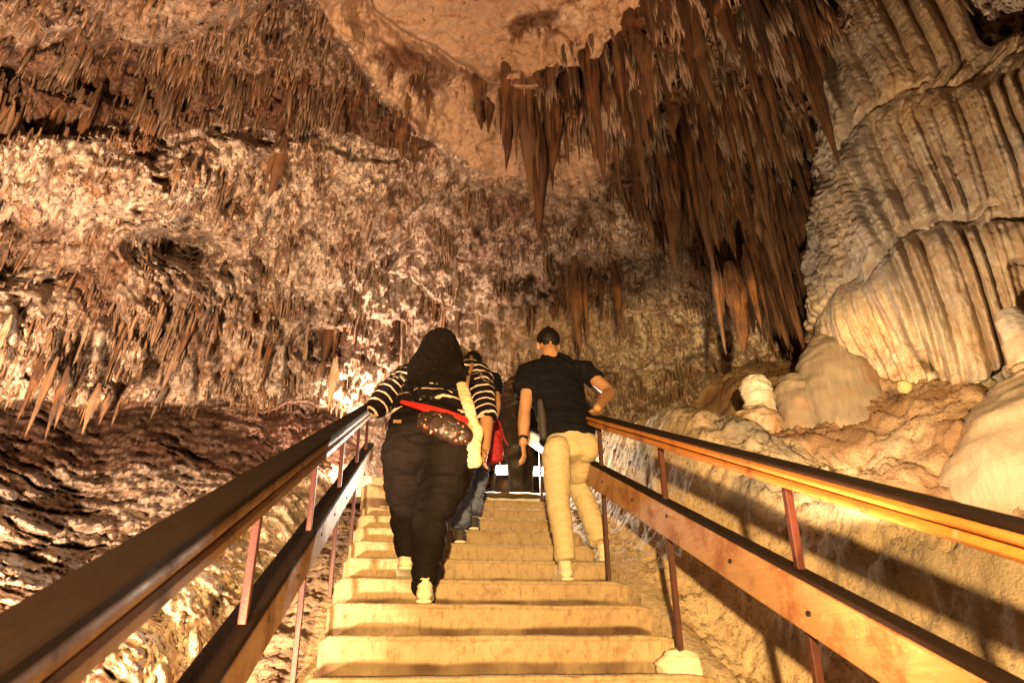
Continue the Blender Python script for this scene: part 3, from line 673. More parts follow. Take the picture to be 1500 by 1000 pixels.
for k in range(30):        # dark band upper left
    px = U(60, 640); b = U(95, 185); ln = U(22, 52)
    hang(px, b, b + ln, U(5, 11), None, U(0.0, 0.18), 'brown', ('long' if ln > 38 else 'short') + ' dark stalactite in the shadowed band of the left roof, ' + ('towards the left edge' if px < 230 else 'near the diagonal ledge' if px > 450 else 'above the pale bulge'), 'stalactites of the upper left band')
for k in range(22):        # back rows
    px = U(470, 830); b = U(415, 470); ln = U(20, 46); vr = random.choice(['brown', 'pale', 'brown'])
    hang(px, b, b + ln, U(5, 11), None, U(0.0, 0.15), vr, ('pale' if vr == 'pale' else 'brown') + (' long' if ln > 34 else ' small') + ' stalactite of the back wall row ' + ('left of the long-haired woman' if px < 590 else 'above the long-haired woman' if px < 700 else 'between and above the climbers'), 'stalactites of the back row')
def build_small():
    P, px, py, wx, wy, Nr = SH['P'], SH['px'], SH['py'], SH['wx'], SH['wy'], SH['Nrm']
    ok = SH['front'] & (px > -120) & (px < 1620) & (py > -120) & (py < 640)
    dens = np.where(ok, 1.0, 0.0)*(1 - 0.97*np.clip(SH['plain']*1.3, 0, 1))
    cl = sstep(0.08, 0.50, fbm(P*1.9 + 11, 3)); dens *= 0.06 + 1.2*cl
    fringe = (wy > 420) & (wy < 606) & (wx < 520)
    dens *= np.where(fringe, 1.5, 1.0)*np.where(SH['stain_shade'] > 0.5, 2.2, 1.0)
    dens *= np.where((px < 560) & (py > 604), 0.0, 1.0)
    dens *= np.where(Nr[:, 2] > 0.45, 0.15, 1.0)
    dens *= np.where((px > 1195), 0.3, 1.0)
    core = in_poly(wx, wy, [(690, 110), (760, 135), (840, 60), (930, 60), (930, 240), (860, 240), (820, 180), (700, 175)])
    dens *= np.where(core, 4.0, 1.0)
    n = 21000
    i = RNG.choice(len(P), n, p=dens/dens.sum())
    B = P[i] + Nr[i]*0.012 + RNG.normal(0, 0.012, (n, 3)); r = np.linalg.norm(B, axis=1)
    L = 0.115*np.exp(RNG.normal(0, 0.45, n))*(0.6 + 0.07*r)
    L *= np.where(fringe[i], 0.68, 1)*np.where((px[i] < 560) & (py[i] > 200) & ~fringe[i], 0.75, 1)*np.where((SH['stain_shade'][i] > 0.5), 1.35, 1)
    L *= np.where((px[i] > 830) & (SH['stain_shade'][i] > 0.5), 2.2, 1)*np.where(core[i], 1.5, 1)*np.where((px[i] < 660) & (py[i] < 240), 0.8, 1)
    L = np.minimum(L, 0.48)
    rad = L*RNG.uniform(0.035, 0.095, n) + 0.003
    B[:, 2] += L*0.25
    ns = 5; a = np.arange(ns)*2*np.pi/ns; lev = np.array([-0.35, 0.12, 0.55]); prof = np.array([0.35, 1.0, 0.6])
    lean = RNG.normal(0, 0.06, (n, 2))
    V = np.zeros((n, ns*3 + 1, 3))
    tw = RNG.uniform(0, 6, n)
    for k in range(3):
        for j in range(ns):
            jj = k*ns + j; R = rad*prof[k]*RNG.uniform(0.8, 1.2, n)
            V[:, jj, 0] = B[:, 0] + np.cos(a[j] + tw)*R + lean[:, 0]*L*lev[k]; V[:, jj, 1] = B[:, 1] + np.sin(a[j] + tw)*R + lean[:, 1]*L*lev[k]; V[:, jj, 2] = B[:, 2] - L*lev[k]
    V[:, -1] = B; V[:, -1, :2] += lean*L[:, None]; V[:, -1, 2] -= L
    T = []
    for k in range(2):
        for j in range(ns):
            A, Bq, C, Dq = k*ns + j, k*ns + (j + 1) % ns, (k + 1)*ns + (j + 1) % ns, (k + 1)*ns + j
            T += [(A, Dq, C), (A, C, Bq)]
    for j in range(ns): T.append((2*ns + j, 3*ns, 2*ns + (j + 1) % ns))
    T = np.array(T); F = (T[None] + (np.arange(n)*(3*ns + 1))[:, None, None]).reshape(-1, 3)
    tint = np.clip(RNG.uniform(0, 0.7, n) + 0.8*SH['stain_shade'][i] + 0.7*core[i] + 0.6*((px[i] > 700) & (py[i] < 470) & (px[i] < 1230)), 0, 1.45)
    o = np_mesh('small_stalactites', V.reshape(-1, 3), F, M['drip_small'], attrs={'tint': np.repeat(tint, 3*ns + 1)})
    tag(o, 'countless tiny brown stalactites bristling over the whole roof and walls', 'small stalactites', kind='stuff')
build_small()

# ------------------------------------------------------------------ stalagmites and stones
def sit(name, prof, px, py, Y, mat, label, cat, **kw):
    p = W(px, py, Y); o = lathe(name, prof, p, mat, **kw); tag(o, label, cat); return o
sit('stalagmite', [(0.40, -0.5), (0.31, 0.0), (0.25, 0.26), (0.18, 0.44), (0.12, 0.56), (0.05, 0.63), (0.0, 0.65)], 1232, 590, 4.3, M['smooth'], 'large smooth grey stalagmite cone leaning against the foot of the flowstone column', 'stalagmite', rough=0.035, freq=2.5, seed=1)
sit('stalagmite', [(0.20, -0.4), (0.17, 0.0), (0.13, 0.16), (0.08, 0.27), (0.0, 0.32)], 1172, 598, 4.4, M['smooth'], 'low grey stalagmite hump just left of the large grey cone', 'stalagmite', rough=0.03, freq=3, seed=2)
sit('stalagmite', [(0.10, -0.3), (0.10, 0.0), (0.105, 0.10), (0.10, 0.20), (0.075, 0.27), (0.0, 0.30)], 1113, 598, 4.5, M['white'], 'small white rounded stalagmite on top of the knobbly yellow stump', 'stalagmite', rough=0.02, freq=7, seed=3)
sit('stalagmite_stump', [(0.20, -0.7), (0.15, -0.3), (0.17, -0.15), (0.13, 0.0), (0.16, 0.10), (0.12, 0.20), (0.05, 0.24)], 1112, 640, 4.45, M['drip_pale'], 'knobbly yellow stalagmite stump carrying the small white one', 'stalagmite', rough=0.035, freq=9, seed=4)
sit('stalagmite_stump', [(0.10, -0.6), (0.075, -0.2), (0.085, -0.08), (0.05, 0.05), (0.07, 0.10), (0.03, 0.14)], 1088, 640, 4.5, M['drip_pale'], 'narrow yellow stump at the left of the knobbly one behind the right handrail', 'stalagmite', rough=0.02, freq=10, seed=5)
sit('stalagmite', [(0.95, -0.9), (0.66, -0.3), (0.47, 0.0), (0.32, 0.18), (0.18, 0.30), (0.08, 0.355), (0.0, 0.37)], 1555, 625, 2.95, M['dome'], 'broad pale dome of smooth stalagmite at the right edge in front of the column', 'stalagmite', rough=0.06, freq=2.2, seed=6)
sit('stalagmite', [(0.09, -0.2), (0.08, 0.0), (0.07, 0.1), (0.045, 0.18), (0.0, 0.2)], 1492, 492, 2.9, M['white'], 'white rounded stub beside the foot of the column at the right edge', 'stalagmite', rough=0.015, freq=6, seed=7)
sit('stalagmite', [(0.13, -0.9), (0.10, 0.0), (0.085, 0.22), (0.05, 0.40), (0.0, 0.48)], 1002, 655, 7.6, M['drip'], 'dark pointed stalagmite far back beyond the right handrail', 'stalagmite', rough=0.05, freq=6, seed=8)
sit('stalagmite', [(0.12, -0.8), (0.10, -0.1), (0.07, 0.08), (0.0, 0.15)], 1043, 646, 7.4, M['drip'], 'small dark hump peeping over the right handrail', 'stalagmite', rough=0.04, freq=6, seed=9)
sit('rock_pillar', [(0.30, -0.9), (0.27, -0.2), (0.25, 0.2), (0.20, 0.6), (0.20, 0.8), (0.12, 1.0), (0.06, 1.15), (0.0, 1.25)], 757, 668, 8.3, M['pillar'], 'dark cracked rock pillar with a pointed top behind the floodlights, between the two climbers', 'rock pillar', rough=0.06, freq=6, vscale=1.8, seed=10)
sit('stone', [(0.0, -0.04), (0.03, -0.02), (0.034, 0.015), (0.026, 0.04), (0.0, 0.06)], 1326, 568, 3.35, M['pebble'], 'small yellow stone lying alone on the brown slope below the column', 'stone', rough=0.02, freq=14, seed=11, seg=24)
# ------------------------------------------------------------------ railings
def bar(bm, p0, p1, w, h, bev=0.004, up=Vector((0, 0, 1)), cuts=1, wob=0.0):
    """rectangular beam between two points, w across, h high (top edge centred on the points' line minus h)"""
    p0, p1 = Vector(p0), Vector(p1); d = (p1 - p0).normalized(); sx = d.cross(up).normalized(); uz = sx.cross(d).normalized()
    rings = []
    b = bev
    sec = [(-w/2 + b, 0), (w/2 - b, 0), (w/2, -b), (w/2, -h + b), (w/2 - b, -h), (-w/2 + b, -h), (-w/2, -h + b), (-w/2, -b)]
    for k in range(cuts + 1):
        c = p0.lerp(p1, k/cuts); o = sx*U(-wob, wob) + uz*U(-wob, wob)
        rings.append([bm.verts.new(c + sx*a + uz*z + o) for a, z in sec])
    for r0, r1 in zip(rings[:-1], rings[1:]):
        for i in range(8): bm.faces.new((r0[i], r0[(i + 1) % 8], r1[(i + 1) % 8], r1[i]))
    bm.faces.new(rings[0][::-1]); bm.faces.new(rings[-1])
def round_bar(bm, p0, p1, ra, rb, seg=14, cuts=12, wob=0.0):
    p0, p1 = Vector(p0), Vector(p1); d = (p1 - p0).normalized(); sx = d.cross(Vector((0, 0, 1))).normalized(); uz = sx.cross(d).normalized(); rings = []
    for k in range(cuts + 1):
        c = p0.lerp(p1, k/cuts) + sx*U(-wob, wob) + uz*U(-wob, wob)
        rings.append([bm.verts.new(c + sx*ra*math.cos(a*2*math.pi/seg) + uz*rb*math.sin(a*2*math.pi/seg)) for a in range(seg)])
    for r0, r1 in zip(rings[:-1], rings[1:]):
        for i in range(seg): bm.faces.new((r0[i], r0[(i + 1) % seg], r1[(i + 1) % seg], r1[i]))
    bm.faces.new(rings[0][::-1]); bm.faces.new(rings[-1])
def part(name, fn, mat, root, smooth=False, label=None):
    bm = bmesh.new(); fn(bm); bmesh.ops.recalc_face_normals(bm, faces=bm.faces); return from_bm(name, bm, mat, root, smooth, label)
def railing(x, hh, posts, y0, y1, name_label, bx, bw, bt, bb, lean, k=1.0, cw=0.098, wd='wood'):
    root = empty('stair_railing', (x, posts[1], N(posts[1])), name_label, 'railing')
    g = lambda xx, y, h: Vector((xx, y, float(-1.366 + TAN*y) + h))
    s = -1 if x > 0 else 1                                       # side facing the stairs
    part('top_cap', lambda b: bar(b, g(x, y0, hh), g(x, y1, hh), cw, 0.020*k, 0.005, cuts=14, wob=0.0012), M['cap'], root, label='dark top cap of the handrail')
    part('core_rail', lambda b: bar(b, g(x - s*0.012, y0, hh - 0.0205*k), g(x - s*0.012, y1, hh - 0.0205*k), 0.062, 0.082*k, 0.004), M['cap'], root)
    part('upper_strip', lambda b: round_bar(b, g(x + s*0.026, y0, hh - 0.040*k), g(x + s*0.026, y1, hh - 0.040*k), 0.022, 0.019*k, wob=0.0012), M[wd], root, True, 'rounded varnished strip along the upper side of the handrail')
    part('lower_strip', lambda b: bar(b, g(x + s*0.025, y0, hh - 0.068*k), g(x + s*0.025, y1, hh - 0.068*k), 0.034, 0.034*k, 0.010, cuts=10, wob=0.001), M[wd], root, label='flat varnished strip along the lower side of the handrail')
    brd = part('lower_board', lambda b: bar(b, g(bx, y0, bt), g(bx, y1, bt), bw, bt - bb, 0.006, cuts=16, wob=0.0015), M['board'], root, label='scuffed wide board at knee height')
    part('board_cap', lambda b: bar(b, g(bx - s*0.004, y0, bt + 0.0225), g(bx - s*0.004, y1, bt + 0.0225), bw + 0.012, 0.020, 0.004), M['cap'], root)
    k_ = k
    for y in posts:
        xb = x + lean
        def post(b):
            yb = y + (0.18 if x > 0 else 0.0); a = Vector((xb, yb, floor_z(xb, yb) - 0.12)); t = Vector((x - s*0.012, y, float(N(y)) + hh - 0.10)); 
            bar(b, a, t, 0.027, 0.027, 0.003, up=Vector((0, 1, 0)))
        p = part('post', post, M['red'], root)
        def plate(b):
            c = Vector((x - s*0.012, y, float(N(y)) + hh - 0.104*k_)); bar(b, c - Vector((0, 0.055, 0.055*TAN)), c + Vector((0, 0.055, 0.055*TAN)), 0.05, 0.006, 0.001)
            c2 = Vector((bx + s*(bw/2 + 0.003), y, float(N(y)) + (bt + bb)/2))
        pl = part('fixing_plate', plate, M['red'], root); pl.parent = p; pl.matrix_parent_inverse = Matrix()
    for y in np.arange(y0 + 0.35, y1, 0.52):                        # bolts through the board
        def bolt(b):
            c = g(bx + s*(bw/2 + 0.001), y + U(-.05, .05), (bt + bb)/2 + U(-.03, .03)); ax = Vector((s, 0, 0))
            round_bar(b, c - ax*0.004, c + ax*0.005, 0.009, 0.009, 8, 1)
        bo = part('bolt', bolt, M['steel'], root); bo.parent = brd; bo.matrix_parent_inverse = Matrix()
    return root
railing(1.265, 1.10, [-0.1, 0.95, 2.0, 3.05, 4.1, 5.15, 6.2], -0.5, 6.75, 'right timber handrail with orange varnished strips, under the right hand of the man', 1.275, 0.05, 0.705, 0.55, 0.05, 0.82)
railing(-0.50, 0.965, [-0.1, 1.1, 2.25, 3.3, 4.35, 5.4, 6.2], -0.5, 6.75, 'left timber handrail with broad dark top running down beside the long-haired woman', -0.505, 0.085, 0.45, 0.30, 0.03, 1.28, 0.11, 'tan')
# plaster lump round the foot of the nearer right post
o = lathe('plaster_footing', [(0.10, -0.10), (0.095, -0.02), (0.082, 0.035), (0.05, 0.07), (0.0, 0.085)], (1.315, 3.22, floor_z(1.5, 3.22) - 0.02), M['plaster'], rough=0.02, freq=8, seed=3, seg=32)
tag(o, 'white plaster lump round the foot of the second right railing post', 'plaster footing')
# short railing beyond the landing, turning off to the right
def far_rail():
    a, b2 = W(878, 618, 7.0), W(912, 682, 7.6)
    root = empty('landing_railing', b2, 'short orange timber rail sloping down beyond the landing behind the waist of the man', 'railing')
    part('top_rail', lambda b: bar(b, a, b2, 0.06, 0.05), M['wood'], root); part('bottom_rail', lambda b: bar(b, a - Vector((0.05, 0, 0.16)), b2 - Vector((0.05, 0, 0.16)), 0.06, 0.05), M['wood'], root)
    part('post', lambda b: bar(b, b2 - Vector((0, 0, 0.6)), b2 + Vector((0, 0, 0.0)), 0.04, 0.04, up=Vector((0, 1, 0))), M['red'], root)
far_rail()
# floodlights on the landing
def floodlight(px, py, Y, label, aim):
    zl = float(N(NY_TOP)) - 0.03; c = W(px, py, Y)
    root = empty('floodlight', (c.x, c.y, zl), label, 'floodlight', 'floodlights on the landing')
    f = (Vector(aim) - c).normalized(); sx = f.cross(Vector((0, 0, 1))).normalized(); u = sx.cross(f)
    def box(b, w_, h_, d0, d1, sc=1.0):
        q = [b.verts.new(c + sx*a*w_*k + u*e*h_*k + f*d) for d, k in ((d0, sc), (d1, 1.0)) for a, e in ((-1, -1), (1, -1), (1, 1), (-1, 1))]
        for F_ in ((0, 1, 2, 3), (4, 7, 6, 5), (0, 4, 5, 1), (1, 5, 6, 2), (2, 6, 7, 3), (3, 7, 4, 0)): b.faces.new([q[i] for i in F_])
    part('housing', lambda b: box(b, 0.075, 0.062, -0.085, 0.0, 0.55), M['steel'], root)
    part('lens', lambda b: box(b, 0.062, 0.050, 0.001, 0.006), M['glow'], root)
    for s_ in (-1, 1): part('bracket', lambda b: bar(b, Vector((c.x + s_*0.085, c.y, zl - 0.02)), Vector((c.x + s_*0.085, c.y, c.z + 0.01)), 0.012, 0.012, 0.002, up=Vector((0, 1, 0))), M['steel'], root)
    L = spot('floodlight_beam', c + f*0.03, aim, 300, (1.0, 0.88, 0.70), 120, 0.5, 0.06)
    L.parent = root; L.matrix_parent_inverse = Matrix.Translation(-root.location)
floodlight(735, 688, 7.05, 'glaring white floodlight on the landing between the long-haired woman and the man', (0.3, 3.0, 1.2))
floodlight(790, 690, 7.05, 'second glaring floodlight on the landing, half hidden behind the waist of the man', (1.3, 3.2, 1.2))

# ------------------------------------------------------------------ people
def spline(pts, n):
    p = [Vector(q) for q in pts]; p = [p[0]*2 - p[1]] + p + [p[-1]*2 - p[-2]]; out = []
    for i in range(1, len(p) - 2):
        for k in range(n):
            u = k/n; a, b, c, d = p[i - 1], p[i], p[i + 1], p[i + 2]
            out.append(0.5*(2*b + (c - a)*u + (2*a - 5*b + 4*c - d)*u*u + (3*b - a - 3*c + d)*u**3))
    out.append(p[-2]); return out
def tube(bm, pts, rad, seg=18, n=4, ref=(1, 0, 0), cap=0.6, twist=None):
    """closed lofted tube through pts; rad = radius or (across, through) per point; ref gives the 'across' direction"""
    C = spline(pts, n); R = [r if isinstance(r, tuple) else (r, r) for r in rad]
    RR = [tuple(R[min(i//n, len(R) - 1)][k] + (R[min(i//n + 1, len(R) - 1)][k] - R[min(i//n, len(R) - 1)][k])*((i % n)/n) for k in (0, 1)) for i in range(len(C))]
    T = [(C[min(i + 1, len(C) - 1)] - C[max(i - 1, 0)]).normalized() for i in range(len(C))]
    seq = []
    for s in (0.25, 0.62, 0.90): seq.append((C[0] - T[0]*RR[0][1]*cap*math.sqrt(1 - s*s), T[0], (RR[0][0]*s, RR[0][1]*s)))
    seq += list(zip(C, T, RR))
    for s in (0.90, 0.62, 0.25): seq.append((C[-1] + T[-1]*RR[-1][1]*cap*math.sqrt(1 - s*s), T[-1], (RR[-1][0]*s, RR[-1][1]*s)))
    rings = []
    for c, t, (ra, rb) in seq:
        rf = Vector(ref); sx = (rf - t*t.dot(rf))
        if sx.length < 0.15: sx = Vector((0, 1, 0)) - t*t.y
        sx.normalize(); sy = t.cross(sx)
        rings.append([bm.verts.new(c + sx*ra*math.cos(2*math.pi*a/seg) + sy*rb*math.sin(2*math.pi*a/seg)) for a in range(seg)])
    for r0, r1 in zip(rings[:-1], rings[1:]):
        for i in range(seg): bm.faces.new((r0[i], r0[(i + 1) % seg], r1[(i + 1) % seg], r1[i]))
    bm.faces.new(rings[0][::-1]); bm.faces.new(rings[-1])
def ball(bm, c, r, seg=16):
    m = bmesh.ops.create_uvsphere(bm, u_segments=seg, v_segments=seg//2 + 2, radius=1.0); r = (r, r, r) if not isinstance(r, tuple) else r
    for v in m['verts']: v.co = Vector((v.co.x*r[0], v.co.y*r[1], v.co.z*r[2])) + Vector(c)
def fuse(name, fn, voxel, mat, root, smooth=3, wrinkle=None, label=None, post=None):
    bm = bmesh.new(); fn(bm); bmesh.ops.recalc_face_normals(bm, faces=bm.faces)
    me = bpy.data.meshes.new(name); bm.to_mesh(me); bm.free(); t = bpy.data.objects.new(name, me); COL.objects.link(t)
    md = t.modifiers.new('r', 'REMESH'); md.mode = 'VOXEL'; md.voxel_size = voxel
    if smooth: sm = t.modifiers.new('s', 'SMOOTH'); sm.factor = 0.5; sm.iterations = smooth
    dg = bpy.context.evaluated_depsgraph_get(); me2 = bpy.data.meshes.new_from_object(t.evaluated_get(dg)); bpy.data.objects.remove(t)
    me2.name = name; n = len(me2.vertices); V = np.empty(n*3, np.float32); me2.vertices.foreach_get('co', V); V = V.reshape(-1, 3)
    if wrinkle:
        Nn = np.empty(n*3, np.float32); me2.vertices.foreach_get('normal', Nn); V = V + Nn.reshape(-1, 3)*wrinkle(V)[:, None]
        me2.vertices.foreach_set('co', V.astype(np.float32).ravel())
    if post: post(me2, V)
    me2.polygons.foreach_set('use_smooth', np.full(len(me2.polygons), True)); me2.materials.clear(); me2.materials.append(mat); me2.update()
    o = bpy.data.objects.new(name, me2); COL.objects.link(o); keep(o, root)
    if label: o['label'] = label
    return o
def folds(amp, sc, seed=0, mask=None):
    def f(V):
        a = amp*fbm(V*np.array(sc) + seed, 3, 0.5, True) - amp*0.3
        return a*(mask(V) if mask else 1)
    return f
def hand(bm, wrist, knuckle, across, curl, thumb_side=1, L=0.085, drop=None):
    """palm, four unequal curled fingers and a thumb leaving the side of the palm"""
    w_, k_ = Vector(wrist), Vector(knuckle); d = (k_ - w_).normalized(); ac = Vector(across); ac = (ac - d*d.dot(ac)).normalized(); nrm = d.cross(ac)*(1 if drop is None else drop)
    tube(bm, [w_ - d*0.01, w_.lerp(k_, 0.5), k_], [(0.026, 0.019), (0.038, 0.017), (0.040, 0.014)], 12, 3, ref=ac)
    for i, (o_, l_) in enumerate(((-0.031, 0.86), (-0.011, 1.0), (0.010, 0.94), (0.030, 0.74))):
        b0 = k_ + ac*o_ - d*0.012; pts = [b0]; ang = 0.25
        for s in (0.45, 0.32, 0.25):
            ang2 = ang; pts.append(pts[-1] + (d*math.cos(ang2) + nrm*math.sin(ang2))*L*l_*s); ang += curl
        tube(bm, pts, [0.0098, 0.0092, 0.0086, 0.0075], 9, 2, ref=ac)
    tb = w_.lerp(k_, 0.35) - ac*0.034*thumb_side
    tube(bm, [tb, tb + d*0.032 - ac*0.016*thumb_side + nrm*0.012, tb + d*0.060 - ac*0.012*thumb_side + nrm*0.026], [0.013, 0.011, 0.009], 9, 2, ref=ac)
def shoe(root, heel, toe, zf, matb, mats, hi=0.09, wd=0.048, lab=None):
    h, t = Vector((heel[0], heel[1], zf)), Vector((toe[0], toe[1], zf if len(toe) < 3 else toe[2])); d = (t - h); L = d.length; d.normalize(); up = Vector((0, 0, 1)); up = (up - d*d.dot(up)).normalized()
    P = lambda f, z: h + d*L*f + up*z
    def upper(b):
        tube(b, [P(0.06, 0.05), P(0.35, 0.052), P(0.66, 0.043), P(0.92, 0.036)], [(wd*0.80, 0.034), (wd*0.92, 0.036), (wd*1.05, 0.030), (wd*0.78, 0.022)], 16, 3, cap=0.8)
        tube(b, [P(0.16, 0.045), P(0.18, hi), P(0.17, hi + 0.03)], [(wd*0.84, 0.055), (wd*0.82, 0.052), (wd*0.86, 0.055)], 16, 3, cap=0.15)
    sh = fuse('shoe', upper, 0.007, matb, root, 3, folds(0.004, (40, 40, 60)), lab)
    def sole(b):
        tube(b, [P(0.02, 0.012), P(0.35, 0.013), P(0.7, 0.013), P(0.96, 0.016)], [(wd*0.90, 0.013), (wd*0.88, 0.013), (wd*1.10, 0.013), (wd*0.72, 0.012)], 16, 3, cap=1.2)
    so = fuse('sole', sole, 0.006, mats, root, 2); so.parent = sh; so.matrix_parent_inverse = Matrix()
def on_line(x, y): return float(N(y))
def step_z(n): return float(-1.366 + TAN*(3.66 + 0.37*n))     # top of the n-th tread counted from the woman's right foot

# --- the man in the dark shirt
def build_man():
    root = empty('person', (0.9, 4.15, step_z(1)), 'man in dark t-shirt and beige trousers climbing with his right hand on the rail', 'person')
    z1, z2 = step_z(1), step_z(2)
    hipL, hipR = W(815, 668, 4.26), W(855, 662, 4.30)
    kneL, ankL = W(817, 728, 4.20), W(828, 816, 4.12)
    kneR = W(846, 706, 4.56); ankR = W(879, 786, 4.44); 
    pel = W(834, 655, 4.29); wst = W(828, 612, 4.36); chs = W(814, 572, 4.46); upb = W(814, 545, 4.52); nkb = W(806, 520, 4.50); nkt = W(804, 511, 4.53); hd = W(803, 503, 4.55)
    shL, shR = W(777, 546, 4.50), W(856, 541, 4.52)
    elL, wrL, knL = W(768, 604, 4.42), W(766, 650, 4.36), W(768, 668, 4.34)
    elR = W(892, 574, 4.36); rail_y = 4.02; rz = float(-1.366 + TAN*rail_y) + 1.10
    wrR = Vector((1.245, rail_y - 0.03, rz + 0.045)); knR = Vector((1.262, rail_y + 0.05, rz + 0.036))
    def body(b):
        tube(b, [pel, wst, chs, upb], [(0.15, 0.10), (0.14, 0.10), (0.165, 0.11), (0.14, 0.09)], 20, 4)
        tube(b, [upb, nkb, nkt, hd], [(0.09, 0.08), (0.068, 0.068), (0.064, 0.066), (0.068, 0.07)], 16, 4)
        ball(b, hd, (0.086, 0.100, 0.112)); ball(b, hd + Vector((0, 0.045, -0.055)), (0.060, 0.060, 0.062))
        ball(b, hd + Vector((0, 0.112, -0.015)), (0.014, 0.02, 0.022))                                          # nose
        for s in (-1, 1): ball(b, hd + Vector((s*0.092, 0.005, -0.018)), (0.012, 0.022, 0.034), 10)              # ears
        tube(b, [shL, shL.lerp(elL, 0.5), elL, elL.lerp(wrL, 0.35), wrL], [0.056, 0.055, 0.046, 0.049, 0.031], 14, 4)
        hand(b, wrL, knL, (0.35, 0.9, 0), 0.38, -1, drop=-1)
        tube(b, [shR, shR.lerp(elR, 0.5), elR, elR.lerp(wrR, 0.4), wrR], [0.056, 0.054, 0.046, 0.047, 0.031], 14, 4)
        hand(b, wrR, knR, (1, 0, 0), 0.55, 1, drop=-1)
        for hp, kn, an in ((hipL, kneL, ankL), (hipR, kneR, ankR)): tube(b, [hp, hp.lerp(kn, 0.5), kn, kn.lerp(an, 0.4), an, an - Vector((0, 0, 0.05))], [0.075, 0.07, 0.052, 0.05, 0.036, 0.034], 14, 3)
    fuse('body', body, 0.0075, M['skin'], root, 3)
    def hairb(b):
        ball(b, hd + Vector((0, -0.006, 0.030)), (0.096, 0.108, 0.100)); 
        tube(b, [hd + Vector((0, -0.07, 0.03)), hd + Vector((0, -0.072, -0.045))], [(0.074, 0.030), (0.060, 0.018)], 14, 3)
        for k in range(40):
            a = U(0, 6.28); q = hd + Vector((math.cos(a)*0.05*U(.2, 1), math.sin(a)*0.06*U(.2, 1) - 0.01, 0.112)); tube(b, [q, q + Vector((U(-.012, .012), U(-.01, .015), U(0.008, 0.022)))], [0.009, 0.006], 6, 1)
    fuse('hair', hairb, 0.006, M['hair'], root, 1, folds(0.004, (60, 60, 40)))
    def shirt(b):
        hem = W(832, 640, 4.30)
        tube(b, [hem - Vector((0, 0, 0.015)), W(829, 622, 4.33), wst, chs, upb, W(810, 524, 4.55)], [(0.205, 0.155), (0.202, 0.152), (0.195, 0.138), (0.218, 0.140), (0.225, 0.122), (0.10, 0.085)], 26, 4, cap=0.15)
        tube(b, [upb + Vector((-0.02, 0, 0.01)), shL, W(771, 556, 4.47), W(768, 571, 4.45)], [(0.10, 0.10), (0.086, 0.088), (0.084, 0.086), (0.088, 0.092)], 16, 4, cap=0.10)
        tube(b, [upb + Vector((0.02, 0, -0.02)), shR + Vector((-0.03, 0, -0.025)), shR.lerp(elR, 0.20), shR.lerp(elR, 0.46)], [(0.11, 0.11), (0.092, 0.095), (0.078, 0.080), (0.072, 0.074)], 16, 4, cap=0.10)
    fuse('t_shirt', shirt, 0.009, M['shirt'], root, 4, folds(0.013, (6, 6, 9), 3))
    def pants(b):
        tube(b, [pel + Vector((0, 0, 0.10)), pel, pel - Vector((0, 0, 0.08))], [(0.165, 0.115), (0.178, 0.140), (0.165, 0.135)], 24, 4, cap=0.2)
        for s, hp in ((-1, hipL), (1, hipR)): ball(b, hp + Vector((s*0.005, -0.055, 0.02)), (0.095, 0.10, 0.11))
        tube(b, [hipL + Vector((0, 0, 0.03)), hipL.lerp(kneL, 0.5), kneL, kneL.lerp(ankL, 0.5), ankL.lerp(kneL, 0.08), ankL - Vector((0, 0, 0.015))], [(0.098, 0.108), (0.092, 0.10), (0.078, 0.084), (0.070, 0.078), (0.066, 0.072), (0.070, 0.078)], 18, 4, cap=0.1)
        tube(b, [hipR + Vector((0, 0, 0.03)), hipR.lerp(kneR, 0.5), kneR, kneR.lerp(ankR, 0.5), ankR - Vector((0, 0, 0.035))], [(0.098, 0.108), (0.090, 0.10), (0.076, 0.086), (0.074, 0.08), (0.076, 0.082)], 18, 4, cap=0.1)
    fuse('trousers', pants, 0.009, M['chino'], root, 4, folds(0.0065, (9, 9, 17), 8))
    shoe(root, (ankL.x - 0.005, 4.055), (ankL.x - 0.02, 4.33), z1, M['shoe'], M['sole'])
    shoe(root, (ankR.x + 0.005, ankR.y - 0.06), (ankR.x + 0.05, ankR.y + 0.21), z2, M['shoe'], M['sole'])
    wr = wrL.lerp(elL, 0.16); dW = (wrL - elL).normalized()
    part('wristwatch', lambda b: (tube(b, [wr - dW*0.012, wr + dW*0.012], [0.036, 0.036], 18, 2, cap=0.05), ball(b, wr + Vector((-0.030, -0.016, 0)), (0.014, 0.018, 0.018), 12)), M['steel'], root, True, 'dark wristwatch on the left wrist')
    part('belt_pouch', lambda b: tube(b, [W(791, 588, 4.25), W(794, 612, 4.25), W(796, 640, 4.25)], [(0.020, 0.03), (0.032, 0.04), (0.028, 0.035)], 14, 3), M['sneaker'], root, True, 'dark pouch hanging at the left hip')
build_man()

